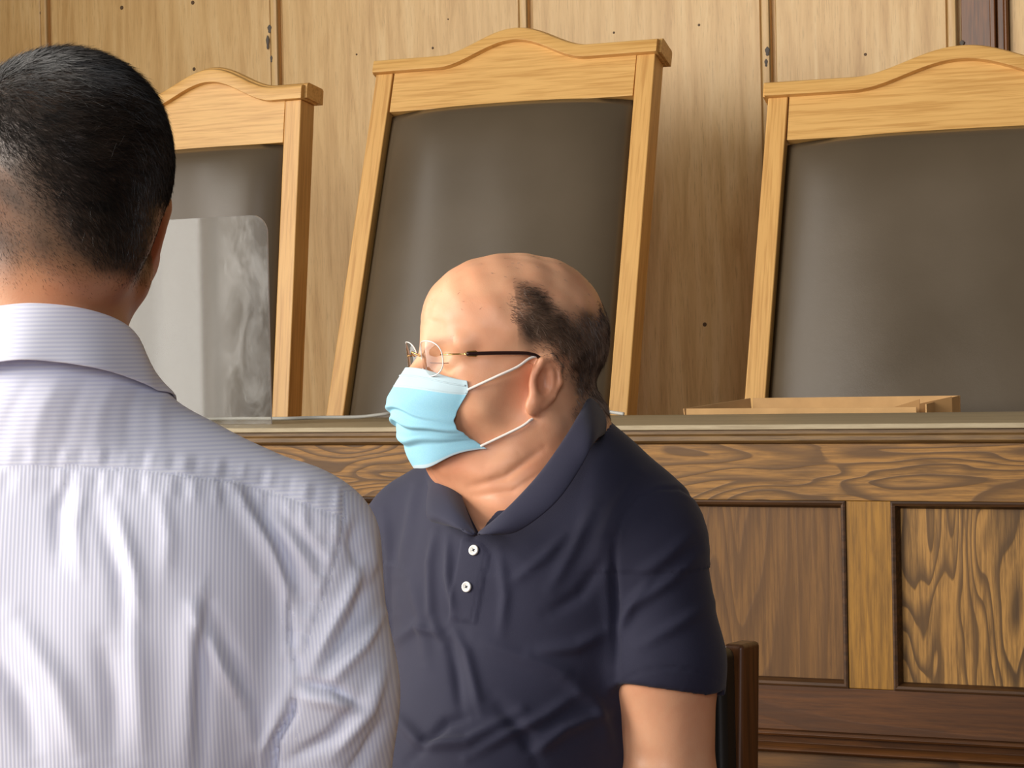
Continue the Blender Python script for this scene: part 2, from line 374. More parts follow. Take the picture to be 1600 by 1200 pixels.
# ================================================================== JUDGES' BENCH
BV = 3.40
def build_bench():
    root = tag(empty('judges_bench', (-0.9, BV, 0)), 'long dark-stained ash courtroom bench with framed panels, topped by a pale worn ledge', 'bench')
    X0, X1 = -3.3, 1.35
    M_TOP = m_ash('ash_top', 0, 0.5, 5.0, 5, 0.35, 3.0, (182, 168, 138), (130, 114, 86), (164, 148, 118))
    M_EDGE = m_ash('ash_edge', 0, 0.8, 16.0, 6, 0.6, 2.0, (130, 100, 58), (70, 50, 30), (112, 82, 44))
    M_RAIL = m_ash('ash_rail', 0, 3.0, 13.0, 15, 0.9, 14.2)
    M_PAN = [m_ash('ash_panel', 2, 1.4, 10, 14, 0.7, 8.4, (126, 88, 42), (74, 48, 22), (104, 70, 32)),
             m_ash('ash_panel_bold', 2, 2.1, 11.0, 15, 0.9, 2.1, (176, 130, 66), (66, 46, 24), (140, 98, 46))]
    M_STILE = m_ash('ash_stile', 2, 1.2, 40, 8, 0.35, 5.0, (162, 116, 42), (100, 68, 24), (150, 104, 36))
    M_LOW = m_ash('ash_lower', 0, 1.5, 14, 4, 0.6, 9.0, (98, 58, 22), (50, 28, 10), (80, 46, 16))
    M_BEAD = m_ash('ash_bead', 0, 1.5, 40, 4, 0.6, 1.0, (84, 54, 26), (36, 22, 10), (70, 44, 20))
    def bb(name, a, b, v0, v1, z0, z1, m, bev=0.002):
        bm = bmesh.new(); bx(bm, a + 0.9, b + 0.9, v0 - BV, v1 - BV, z0, z1); return from_bm(name, bm, m, root, bevel=bev)
    bb('ledge_top', X0, X1, BV - 0.018, 4.05, 1.108, 1.117, M_TOP, 0.002)
    # moulded edge under the ledge: swept profile
    def sweep(name, prof, m, a=X0, b=X1):
        bm = bmesh.new(); A = [bm.verts.new((a + 0.9, y, z)) for y, z in prof]; B = [bm.verts.new((b + 0.9, y, z)) for y, z in prof]; n = len(prof)
        for i in range(n): bm.faces.new((A[i], A[(i + 1) % n], B[(i + 1) % n], B[i]))
        bm.faces.new(A[::-1]); bm.faces.new(B); return from_bm(name, bm, m, root, bevel=0.0008)
    prof = [(0.02, 1.108), (-0.012, 1.108), (-0.0125, 1.101), (-0.010, 1.098), (-0.0105, 1.090), (-0.007, 1.087), (-0.003, 1.085), (0.02, 1.085)]
    sweep('ledge_edge', prof, M_EDGE)
    bb('frieze_rail', X0, X1, BV, BV + 0.03, 0.992, 1.085, M_RAIL, 0.0015)
    bb('lower_rail', X0, X1, BV, BV + 0.03, 0.617, 0.690, M_LOW, 0.0015)
    # stiles and panels
    sx0 = onv(1323, 900, BV).x; sx1 = onv(1394, 900, BV).x; sw = sx1 - sx0; pitch = 0.52 + sw
    k = -6; st = []
    while sx0 + pitch * k < X1: st.append(sx0 + pitch * k); k += 1
    st = [s for s in st if s > X0 + 0.02]
    for s in st: bb('stile', s, s + sw, BV, BV + 0.03, 0.690, 0.992, M_STILE, 0.0015)
    for a, b in zip(st[:-1], st[1:]):
        i = 1 if abs(a - sx0) < 0.01 or (round((a - sx0) / pitch) % 2 == 0) else 0
        p = bb('panel', a + sw + 0.004, b - 0.004, BV + 0.014, BV + 0.024, 0.694, 0.988, M_PAN[i], 0.001)
        # bead moulding round the panel
        bm = bmesh.new(); x0, x1, z0, z1 = a + sw + 0.9, b + 0.9, 0.690, 0.992
        pr = [(0, 0.0), (0.0, -0.0025), (0.003, -0.004), (0.007, -0.002), (0.0095, 0.006), (0.012, 0.013)]
        loops = [[bm.verts.new(c) for c in ((x0 + d, y, z0 + d), (x1 - d, y, z0 + d), (x1 - d, y, z1 - d), (x0 + d, y, z1 - d))] for d, y in pr]
        for A, B in zip(loops[:-1], loops[1:]):
            for q in range(4): bm.faces.new((A[q], A[(q + 1) % 4], B[(q + 1) % 4], B[q]))
        from_bm('bead_moulding', bm, M_BEAD, root, smooth=False)
    # projecting plinth mouldings and the lower panel
    sweep('plinth_moulding', [(0.03, 0.617), (-0.010, 0.617), (-0.013, 0.613), (-0.010, 0.609), (0.004, 0.607), (0.006, 0.596), (-0.012, 0.592), (-0.016, 0.587), (-0.010, 0.582), (0.03, 0.580)], M_LOW)
    M_LP = m_ash('ash_lower_panel', 0, 2.4, 8.0, 8, 0.8, 4.0, (112, 76, 36), (52, 34, 18), (92, 60, 28))
    bb('lower_panel', X0, X1, BV + 0.004, BV + 0.03, 0.0, 0.580, M_LP, 0.001)
    bb('desk_top', X0, X1, 4.05, 4.30, 1.070, 1.088, M_TOP, 0.002)
    bb('back_support', X0, X1, 4.03, 4.05, 0.35, 1.108, M_LOW, 0.001)
build_bench()

# ================================================================== JUDGES' CHAIRS
M_OAKV = m_oak('oak_vertical', 2, srgb(224, 174, 102), srgb(192, 138, 72), 0.35); M_OAKH = m_oak('oak_horizontal', 0, srgb(226, 178, 106), srgb(194, 142, 74), 0.35)
M_LEA = m_leather('brown_leather', srgb(84, 72, 56), 0.30, 0.55)
def build_judge_chair(W, H, hh):
    root = empty('judge_chair'); hw = W / 2; REC = 0
    S = Matrix.Translation((0, 0, 0.45)) @ Matrix.Rotation(-REC, 4, 'X')        # back frame: x across, y into the back, z up the back
    pw_ = 0.046; dp = 0.066
    def xf(bm, n, m, **k):
        o = from_bm(n, bm, m, root, **k); o.matrix_local = S; o['recline'] = 1; return o
    for s in (-1, 1):
        bm = bmesh.new(); vs = bx(bm, 0, 1, 0, dp, -0.1, H)
        for v in vs:
            t = (v.co.z + 0.1) / (H + 0.1); o = hw * (1.05 - 0.05 * t) - 0.010; wd = pw_; v.co.x = s * (o - (wd if v.co.x < 0.5 else 0))
        xf(bm, 'back_post', M_OAKV, bevel=0.003)
    # top rail with the hump
    def hump(x):                                                                 # ogee height at x in -1..1
        a = min(1, abs(x) * hw / hh); return 0.060 * (0.5 + 0.5 * math.cos(math.pi * a)) ** 0.92
    xi = hw - 0.012 - pw_; N = 48
    bm = bmesh.new(); R = []
    for i in range(N + 1):
        x = -xi + 2 * xi * i / N; zt = H + hump(x / hw) + 0.002
        R.append([bm.verts.new((x, 0.004, H - 0.104)), bm.verts.new((x, 0.05, H - 0.104)), bm.verts.new((x, 0.05, zt)), bm.verts.new((x, 0.004, zt))])
    for A, B in zip(R[:-1], R[1:]):
        for q in range(4): bm.faces.new((A[q], A[(q + 1) % 4], B[(q + 1) % 4], B[q]))
    bm.faces.new(R[0][::-1]); bm.faces.new(R[-1]); xf(bm, 'top_rail', M_OAKH, bevel=0.0015)
    # crest: moulded cap following the hump, two steps
    bm = bmesh.new(); N = 64; cw = hw - 0.004
    for (y0, y1, z0, z1, ex) in ((-0.012, 0.070, 0.0, 0.036, 0.0), (0.004, 0.084, 0.004, 0.044, 0.007)):
        R = []
        for i in range(N + 1):
            x = -(cw + ex) + 2 * (cw + ex) * i / N; b = H + hump(x / hw)
            R.append([bm.verts.new(c) for c in ((x, y0, b + z0), (x, y1, b + z0), (x, y1, b + z1 - 0.004), (x, y1 - 0.006, b + z1), (x, y0 + 0.010, b + z1), (x, y0 + 0.002, b + z1 - 0.004), (x, y0, b + z1 - 0.010))])
        n = 7
        for A, B in zip(R[:-1], R[1:]):
            for q in range(n): bm.faces.new((A[q], A[(q + 1) % n], B[(q + 1) % n], B[q]))
        bm.faces.new(R[0][::-1]); bm.faces.new(R[-1])
    xf(bm, 'crest', M_OAKH, smooth=False, bevel=0.001)
    # leather pad: pillow between the posts
    nx, nz = 40, 56; G = np.zeros((nx, nz, 3)); xo = 0.9
    for i in range(nx):
        for j in range(nz):
            a = -1 + 2 * i / (nx - 1); c = j / (nz - 1); z = 0.03 + (H - 0.106 - 0.03) * c; t = (z + 0.1) / (H + 0.1)
            xe = hw * (1.05 - 0.05 * t) - 0.012 - pw_ + 0.003
            e = (1 - abs(a) ** 3.2) ** 0.6 * (1 - abs(2 * c - 1) ** 9) ** 0.6
            G[i, j] = (a * xe, 0.030 - 0.044 * e - 0.012 * (1 - a * a) - 0.028 * (1 - abs(a) ** 4) + 0.0012 * math.sin(9 * a + 4 * c) * e, z)
    V, Fc = strip_grid(G); o = from_np('back_cushion', V, Fc[:, ::-1], M_LEA, root); o.matrix_local = S; o['recline'] = 1; solid(o, 0.01, 1)
    bm = bmesh.new(); bx(bm, -hw * 0.93 + 0.05, hw * 0.93 - 0.05, 0.035, 0.05, 0.0, H - 0.09); xf(bm, 'back_board', M_OAKV, bevel=0.002)
    # seat, rails, legs (below the bench top)
    box('seat_frame', -0.31, 0.31, -0.50, 0.0, 0.36, 0.42, M_OAKH, root, 0.004)
    bm = bmesh.new(); bx(bm, -0.30, 0.30, -0.50, -0.02, 0.42, 0.475); from_bm('seat_cushion', bm, M_LEA, root, bevel=0.02, seg=4)
    for s in (-1, 1):
        box('leg', s * 0.28 - 0.025, s * 0.28 + 0.025, -0.49, -0.44, 0, 0.36, M_OAKV, root, 0.004)
        box('leg', s * 0.28 - 0.025, s * 0.28 + 0.025, -0.06, -0.01, 0, 0.36, M_OAKV, root, 0.004)
    return root
def place_chair(W, H, hh, px, yawoff, rec, label, v=4.50):
    r = build_judge_chair(W, H, hh)
    for q in r.children:
        if 'recline' in q: q.rotation_euler = (-math.radians(rec), 0, 0)
    a = onv(px, 640, v); yw = math.radians(yawoff); off = (a.z - 0.80) * math.tan(math.radians(rec))
    r.location = (a.x + math.sin(yw) * off, a.y - math.cos(yw) * off, 0.352); r.rotation_euler = (0, 0, yw)
    tag(r, label, 'chair', 'tall oak chairs behind the bench')
place_chair(0.55, 1.09, 0.186, 300, 0.0, 8, 'tall oak chair with dark leather back seen behind the clear screen, beside the white-shirted man')
place_chair(0.88, 1.062, 0.235, 1486, 5.0, 18, 'tall oak chair with dark leather back standing behind the cardboard tray')
place_chair(0.748, 1.215, 0.190, 739, 3.0, 19, 'tall oak chair with dark leather back directly behind the masked man in navy')
for c_ in bpy.data.objects:
    if 'recline' in c_: del c_['recline']

# ================================================================== THINGS ON THE BENCH
def build_tray():
    m = m_cloth('cardboard', srgb(190, 150, 100), 260, 0.9, 0.0, 0.3, 0.15); m2 = m_plain('cardboard_inside', srgb(176, 134, 84), 0.9)
    zt = 1.0885; A = onv(1072, 640, 4.10); B = onv(1176, 622, 4.27); C_ = onv(1500, 621, 4.27); D = onv(1448, 640, 4.10)
    root = tag(empty('cardboard_tray', ((A.x + D.x) / 2, 4.18, zt)), 'shallow open brown cardboard tray lying on the bench in front of the right oak chair', 'box')
    o = Vector(root.location)
    def wall(n, p, q, h0, h1, th=0.003, lean=0.0, mat=m):
        p = Vector(p); q = Vector(q); d = (q - p).normalized(); nn = Vector((-d.y, d.x, 0)) * th
        bm = bmesh.new(); vs = [bm.verts.new(c - o) for c in (p, q, q + nn, p + nn)]; up = [Vector((0, 0, h0)), Vector((0, 0, h1)), Vector((0, 0, h1)), Vector((0, 0, h0))]
        vt = [bm.verts.new(v.co + u + nn * lean) for v, u in zip(vs, up)]
        bm.faces.new(vs[::-1]); bm.faces.new(vt)
        for i in range(4): bm.faces.new((vs[i], vs[(i + 1) % 4], vt[(i + 1) % 4], vt[i]))
        return from_bm(n, bm, mat, root, bevel=0.0006)
    x0, x1, x2, x3 = A.x, D.x, B.x, C_.x
    hN = A.z - zt + 0.002; hF = B.z - zt
    wall('front_wall', (x0, 4.10, zt), (x1 - 0.02, 4.10, zt), hN, hN * 0.96); wall('back_wall', (x2, 4.27, zt), (x3, 4.27, zt), hF, hF)
    wall('side_wall', (x0, 4.10, zt), (x2, 4.27, zt), hN, hF, lean=2); wall('side_wall', (x1, 4.10, zt), (x3, 4.268, zt), hN + 0.004, hF)
    wall('corner_flap', (x1 - 0.115, 4.115, zt), (x1 - 0.02, 4.125, zt), hN * 0.6, hN + 0.013, mat=m2)
    wall('corner_flap', (x1 - 0.02, 4.12, zt), (x1 + 0.035, 4.16, zt), hN + 0.004, hF, mat=m2)
    bm = bmesh.new(); vs = [bm.verts.new(Vector(c) - o) for c in ((x0, 4.10, zt + 0.001), (x1, 4.10, zt + 0.001), (x3, 4.27, zt + 0.001), (x2, 4.27, zt + 0.001))]; bm.faces.new(vs)
    solid(from_bm('tray_base', bm, m2, root), 0.002)
build_tray()

def build_cable():
    m = m_plain('cable_rubber', srgb(196, 194, 186), 0.45)
    P = [onv(px, py, v) for px, py, v in ((300, 652, 3.9), (380, 650, 3.93), (440, 657, 3.9), (500, 656, 3.95), (560, 652, 3.97), (600, 647, 3.98), (625, 644, 4.0), (700, 640, 4.0), (780, 636, 3.98), (850, 630, 3.97), (905, 630, 3.96), (926, 635, 3.97), (945, 642, 4.0), (975, 655, 4.0))]
    zt = 1.117 + 0.0037
    P = [Vector((p.x, p.y, max(p.z, zt) if i not in (0, 1, 2, len(P) - 1) else zt)) for i, p in enumerate(P)]
    o = P[0].copy(); o.z = 1.117; bm = bmesh.new(); tube(bm, [p - o for p in catmull(P, 8)], 0.0035, 8)
    c = from_bm('power_cable', bm, m, smooth=True); c.location = o
    tag(c, 'thin pale grey cable running along the ledge of the bench behind the masked man', 'cable')
build_cable()

def build_screen():
    v = 3.60; zt = 1.117; a = onv(421, 500, v); top = onv(395, 337, v).z; xr = a.x; xl = xr - 0.62
    root = tag(empty('acrylic_screen', ((xl + xr) / 2, v, zt)), 'clear scratched acrylic screen with rounded corners standing on the bench beside the white-shirted man', 'screen')
    t = NT('acrylic'); vv = t.coord(); n = t.noise(t.coord((1, 1, 0.5), loc=(0.3, 0, 0.2)), 16, 6, 0.65, 1.2); n2 = t.noise(t.coord((30, 1, 2.5)), 6, 3)
    gl = t.add('ShaderNodeBsdfGlossy'); gl.inputs['Roughness'].default_value = 0.03; tr = t.add('ShaderNodeBsdfTransparent'); tr.inputs[0].default_value = (0.93, 0.93, 0.92, 1)
    df = t.add('ShaderNodeBsdfDiffuse'); df.inputs[0].default_value = (0.75, 0.75, 0.73, 1)
    fr = t.add('ShaderNodeFresnel'); fr.inputs[0].default_value = 1.49; m1 = t.add('ShaderNodeMixShader'); m2 = t.add('ShaderNodeMixShader')
    sx = t.add('ShaderNodeSeparateXYZ'); t.lk(vv, sx.inputs[0])
    edge = t.ramp(sx.outputs[0], [(0.0, 0.0), (0.19, 0.0), (0.22, 1.0)])                    # the wiped, hazy strip near the free edge (a smear on the sheet)
    hz = t.math('ADD', t.math('MULTIPLY', t.ramp(n, [(0.42, 0.03), (0.70, 0.20)]), edge), 0.02)
    scr = t.math('MULTIPLY', t.ramp(n2, [(0.70, 0.0), (0.78, 0.25)]), edge)
    t.lk(t.math('ADD', hz, scr), m1.inputs[0]); t.lk(tr.outputs[0], m1.inputs[1]); t.lk(df.outputs[0], m1.inputs[2])
    t.lk(fr.outputs[0], m2.inputs[0]); t.lk(m1.outputs[0], m2.inputs[1]); t.lk(gl.outputs[0], m2.inputs[2]); t.lk(m2.outputs[0], t.o.inputs[0])
    me_ = NT('acrylic_edge').fin(srgb(225, 225, 232), 0.15, Specular_IOR_Level=0.8)
    hw = 0.31; h = top - zt; R = 0.036; pts = [(-hw, 0.0), (hw, 0.0)]
    for k in range(13): q = math.pi / 2 * k / 12; pts.append((hw - R + R * math.cos(q), h - R + R * math.sin(q)))
    for k in range(13): q = math.pi / 2 + math.pi / 2 * k / 12; pts.append((-hw + R + R * math.cos(q), h - R + R * math.sin(q)))
    bm = bmesh.new(); A = [bm.verts.new((x, -0.002, z + 0.001)) for x, z in pts]; B = [bm.verts.new((x, 0.002, z + 0.001)) for x, z in pts]
    f = bm.faces.new(A); g = bm.faces.new(B[::-1]); f.material_index = g.material_index = 0
    for i in range(len(A)):
        q = bm.faces.new((A[i], B[i], B[(i + 1) % len(A)], A[(i + 1) % len(A)])); q.material_index = 1
    from_bm('sheet', bm, [t.m, me_], root)
    for s in (-0.2,):
        bm = bmesh.new(); bx(bm, s - 0.03, s + 0.03, -0.09, -0.0025, 0.001, 0.008); bx(bm, s - 0.03, s + 0.03, 0.0025, 0.09, 0.001, 0.008)
        from_bm('foot', bm, me_, root, bevel=0.001)
build_screen()
# ================================================================== PEOPLE
def root_c(name, p, rz=0.0):           # Empty placed by a yaw-frame point
    q = RZ @ Vector(p); return empty(name, q, YAW)
def mesh_c(name, V, Fc, mats, root, rp, smooth=True):   # V in yaw frame, rp = root position in yaw frame
    return from_np(name, np.asarray(V) - np.array(rp), Fc, mats, root, smooth)
def bvh(V, Fc): return BVHTree.FromPolygons([tuple(map(float, v)) for v in V], [tuple(map(int, f)) for f in Fc])
def shoot(T, px, py):
    h = T.ray_cast(Vector((0, 0, CAM_Z)), ray(px, py).normalized()); return h[0], h[1]

def strands(name, V, Fc, N, n_try, wfun, dfun, lfun, width, mat, root, rp, seed=1, seg=2, curl=0.35):
    rg = np.random.default_rng(seed); a = V[Fc[:, 0]]; b = V[Fc[:, 1]]; c = V[Fc[:, 2]]; d = V[Fc[:, 3]]
    ar = np.linalg.norm(np.cross(c - a, d - b), axis=1); f = rg.choice(len(Fc), n_try, p=ar / ar.sum()); u = rg.random(n_try)[:, None]; v = rg.random(n_try)[:, None]
    P = (a[f] * (1 - u) + b[f] * u) * (1 - v) + (d[f] * (1 - u) + c[f] * u) * v
    Nn = N[Fc[f, 0]] * (1 - u) * (1 - v) + N[Fc[f, 2]] * u * v + N[Fc[f, 1]] * u * (1 - v) + N[Fc[f, 3]] * (1 - u) * v
    Nn /= np.linalg.norm(Nn, axis=1, keepdims=True); W = wfun(P); k = rg.random(n_try) < W; P = P[k]; Nn = Nn[k]; n = len(P)
    D = dfun(P, Nn) + rg.normal(size=(n, 3)) * curl * 0.5; L = lfun(P) * rg.uniform(0.7, 1.15, n)
    D -= Nn * (D * Nn).sum(1)[:, None]; D /= np.linalg.norm(D, axis=1, keepdims=True) + 1e-9
    lift = rg.uniform(0.18, 0.5, n)[:, None]; S = np.cross(D, Nn); S /= np.linalg.norm(S, axis=1, keepdims=True) + 1e-9
    S = S * np.cos(0.9) + Nn * np.sin(0.9) * rg.choice([-1, 1], n)[:, None]
    pts = []; wv = rg.normal(size=(n, 3)) * 0.08
    for s in range(seg + 1):
        t = s / seg; q = P - Nn * 0.0006 + D * (L * t)[:, None] * (1 - 0.1 * t) + Nn * (L[:, None] * lift * t * (1 - 0.62 * t)) + wv * (L * t * t)[:, None]
        wd = width * (1 - 0.8 * t); pts += [q - S * wd / 2, q + S * wd / 2]
    G = np.stack(pts, 1).reshape(-1, 3); m = 2 * (seg + 1); base = np.arange(n)[:, None] * m
    F_ = np.concatenate([base + np.array([2 * s, 2 * s + 1, 2 * s + 3, 2 * s + 2]) for s in range(seg)])
    return mesh_c(name, G, F_, mat, root, rp)

M_HAIR_D = NT('dark_hair').fin(srgb(34, 28, 24), 0.42, Specular_IOR_Level=0.5)
M_HAIR_B = NT('brown_hair').fin(srgb(88, 68, 54), 0.5, Specular_IOR_Level=0.4)

# ------------------------------------------------------------------ seated man in the navy polo
HA = np.array([0.0, 2.40, 1.22 + (572 - 561) / 1417.0])          # head centre (eye level), yaw frame
al = math.radians(20.0)
HF = np.array([-math.cos(al), -math.sin(al), 0]); HL = np.array([math.sin(al), -math.cos(al), 0]); HU = np.array([0, 0, 1.0])
HM = np.stack([HF, HL, HU], 1)                                      # head coords -> yaw frame
TO = np.array([0.032, 2.42, 0.0]); ph = math.radians(35.0)
TF = np.array([-math.sin(ph), -math.cos(ph), 0]); TL = np.array([math.cos(ph), -math.sin(ph), 0]); TM = np.stack([TF, TL, HU], 1)
def H(f, l, u): return HA + HM @ np.array([f, l, u])
def T(f, l, u): return TO + TM @ np.array([f, l, u])
RA = (0.0, 2.47, 0.0)

def head_sdf(q):                                                    # q in head coordinates
    s = q.copy(); s[:, 1] = np.abs(s[:, 1]); d = ell(s, (-0.012, 0, 0.030), (0.099, 0.079, 0.087))
    d = smin(d, ell(s, (0.036, 0, 0.040), (0.062, 0.064, 0.062)), 0.03)
    d = smin(d, ell(s, (0.028, 0, -0.040), (0.070, 0.064, 0.078)), 0.03)
    d = smin(d, cap(s, (0.086, 0.0, 0.020), (0.070, 0.045, 0.018), 0.013, 0.013), 0.014)
    d = smin(d, cap(s, (-0.012, 0.056, -0.070), (0.078, 0.012, -0.104), 0.022, 0.019), 0.028)
    d = smin(d, ell(s, (0.052, 0.038, -0.040), (0.036, 0.030, 0.036)), 0.018)
    d = smin(d, ell(s, (0.030, 0.0, -0.118), (0.058, 0.052, 0.036)), 0.03)
    d = smax(d, -ell(s, (0.103, 0.033, -0.001), (0.018, 0.020, 0.013)), 0.012)
    d = smin(d, ell(s, (0.076, 0.032, -0.002), (0.0150, 0.0155, 0.0130)), 0.003)
    d = smin(d, cap(s, (0.094, 0, 0.008), (0.122, 0, -0.034), 0.0085, 0.0125), 0.011)
    d = smin(d, ell(s, (0.108, 0.011, -0.039), (0.012, 0.008, 0.008)), 0.005)
    d = smin(d, ell(s, (0.092, 0, -0.070), (0.014, 0.026, 0.012)), 0.010)
    # neck, thick, running down and back
    d = smin(d, cap(q, (-0.028, 0, -0.070), (-0.048, 0.004, -0.200), 0.066, 0.074), 0.030)
    d = smin(d, ell(s, (-0.080, 0, -0.085), (0.030, 0.050, 0.045)), 0.025)
    # ears
    c, sn = math.cos(0.22), math.sin(0.22); e = (s - np.float32([-0.006, 0.0765, -0.028])) / 0.90; c2, s2 = math.cos(-0.20), math.sin(-0.20)
    r = np.stack([c * e[:, 0] + sn * e[:, 1], -sn * e[:, 0] + c * e[:, 1], e[:, 2]], 1); r = np.stack([c2 * r[:, 0] - s2 * r[:, 2], r[:, 1], s2 * r[:, 0] + c2 * r[:, 2]], 1)
    # r: x forward (+) / back (-), y outwards, z up
    ear = ell(r, (-0.002, 0.002, 0.004), (0.0215, 0.0080, 0.031)); ear = smin(ear, ell(r, (0.007, 0.000, -0.027), (0.0115, 0.0072, 0.013)), 0.008)
    ear = smax(ear, -ell(r, (0.002, 0.011, 0.003), (0.0115, 0.0105, 0.018)), 0.003)
    hx = [(0.013, 0.004, 0.012), (0.009, 0.006, 0.027), (-0.004, 0.007, 0.033), (-0.016, 0.008, 0.024), (-0.020, 0.008, 0.006), (-0.015, 0.006, -0.012), (-0.004, 0.004, -0.025)]
    for a, b in zip(hx[:-1], hx[1:]): ear = smin(ear, cap(r, a, b, 0.0036), 0.003)
    for a, b in (((0.014, 0.002, -0.004), (0.012, 0.004, -0.013)), ((-0.008, 0.004, 0.014), (-0.011, 0.003, -0.004))): ear = smin(ear, cap(r, a, b, 0.0040), 0.004)
    return smin(d, ear * 0.90, 0.005)

def torso_core(p, g):                                               # p in torso coordinates (F, L, U); g = growth
    d = ell(p, (0.005, -0.02, 0.930), (0.128 + g, 0.152 + g, 0.225 + g))
    d = smin(d, ell(p, (0.055, -0.02, 0.720), (0.160 + g, 0.148 + g, 0.200 + g)), 0.06)
    d = smin(d, ell(p, (-0.035, -0.015, 0.960), (0.110 + g, 0.150 + g, 0.170 + g)), 0.05)
    d = smin(d, cap(p, (-0.005, -0.155, 1.030), (-0.005, 0.115, 1.033), 0.056 + g), 0.05)
    d = smin(d, cap(p, (-0.020, 0.03, 1.115), (-0.010, 0.120, 1.037), 0.050 + g, 0.052 + g), 0.05)
    d = smin(d, cap(p, (-0.020, -0.03, 1.115), (-0.010, -0.165, 1.035), 0.050 + g, 0.052 + g), 0.05)
    return smin(d, ell(p, (0.0, -0.01, 0.56), (0.15 + g, 0.165 + g, 0.14 + g)), 0.06)
ARM_N = [(-0.005, 0.135, 1.020, .055), (0.000, 0.153, 0.900, .056), (-0.005, 0.150, 0.760, .051), (0.125, 0.160, 0.705, .040), (0.245, 0.100, 0.690, .029)]
ARM_F = [(-0.005, -0.190, 1.015, .058), (0.000, -0.220, 0.900, .056), (0.020, -0.240, 0.755, .046), (0.14, -0.190, 0.700, .040), (0.265, -0.080, 0.685, .029)]
def limb(p, A, k=0.02, g=0.0, n=None):
    d = None
    for a, b in zip(A[:-1], A[1:n]):
        c = cap(p, a[:3], b[:3], a[3] + g, b[3] + g); d = c if d is None else smin(d, c, k)
    return d
def hand(p, wr, fw, side, up=(0, 0, 1), s=1.0):                     # relaxed hand: wrist point, finger direction, thumb side vector
    wr = np.array(wr, float); fw = np.array(fw, float); fw /= np.linalg.norm(fw); sd = np.array(side, float); sd -= fw * (sd @ fw); sd /= np.linalg.norm(sd)
    upv = np.cross(fw, sd); upv *= np.sign(upv[2]) or 1
    d = cap(p, wr, wr + fw * 0.05 * s, 0.024 * s, 0.020 * s); P = lambda a, b, c: wr + fw * a * s + sd * b * s + upv * c * s
    for b in (-0.022, 0.0, 0.022): d = smin(d, cap(p, P(0.03, b * 0.7, 0), P(0.082, b * 1.15, 0.002), 0.015 * s, 0.012 * s), 0.012)
    for b, L in ((-0.031, 0.055), (-0.0105, 0.070), (0.0105, 0.076), (0.031, 0.068)):
        k0 = P(0.085, b, 0.002); k1 = P(0.085 + L * 0.45, b * 1.1, -0.004); k2 = P(0.085 + L * 0.78, b * 1.12, -0.018); k3 = P(0.085 + L * 0.95, b * 1.12, -0.034)
        d = smin(d, np.minimum(np.minimum(cap(p, k0, k1, 0.0092 * s, 0.0085 * s), cap(p, k1, k2, 0.0085 * s, 0.0078 * s)), cap(p, k2, k3, 0.0078 * s, 0.0068 * s)), 0.003)
    d = smin(d, smin(cap(p, P(0.02, 0.018, 0), P(0.055, 0.048, -0.008), 0.015 * s, 0.011 * s), cap(p, P(0.055, 0.048, -0.008), P(0.088, 0.058, -0.016), 0.0105 * s, 0.009 * s), 0.004), 0.008)
    return d

def to_head(p): return ((p - np.float32(HA)) @ np.float32(HM)).astype(np.float32)
def to_tor(p): return ((p - np.float32(TO)) @ np.float32(TM)).astype(np.float32)

def body_A(p):
    q = to_head(p); t = to_tor(p); d = head_sdf(q)
    d = smin(d, ell(t, (0.0, -0.02, 0.94), (0.095, 0.11, 0.17)), 0.03)
    d = smin(d, cap(t, (0.045, 0.0, 1.07), (0.045, -0.005, 1.02), 0.062, 0.058), 0.035)
    return smin(d, cap(t, (-0.03, -0.10, 1.02), (-0.03, 0.07, 1.02), 0.046), 0.04)
def arms_A(p):
    t = to_tor(p); d = limb(t, ARM_N); d = np.minimum(d, limb(t, ARM_F))
    d = smin(d, cap(t, ARM_N[3][:3], ARM_N[4][:3], 0.040, 0.029), 0.01)
    d = smin(d, hand(t, (0.245, 0.100, 0.690), (0.8, -0.6, -0.25), (0.6, 0.8, 0)), 0.012)
    d = smin(d, hand(t, (0.265, -0.080, 0.685), (0.8, 0.45, -0.3), (-0.5, 0.85, 0)), 0.012)
    return smin(d, ell(t, (0.02, -0.02, 0.80), (0.09, 0.105, 0.2)), 0.03)

HAIR_POLY = [(786, 505), (786, 480), (797, 460), (815, 445), (838, 441), (858, 452), (872, 472), (895, 482), (925, 486), (955, 470), (985, 560), (960, 660), (905, 668), (893, 640), (885, 610), (872, 575), (856, 556), (838, 548), (830, 560), (826, 566), (819, 545), (806, 525)]
def hv(q):                                                          # profile coordinates in px, mirrored left/right
    return np.stack([800 + 1417 * (-0.94 * q[:, 0] + 0.34 * np.abs(q[:, 1])), 561 - 1417 * q[:, 2]], 1)

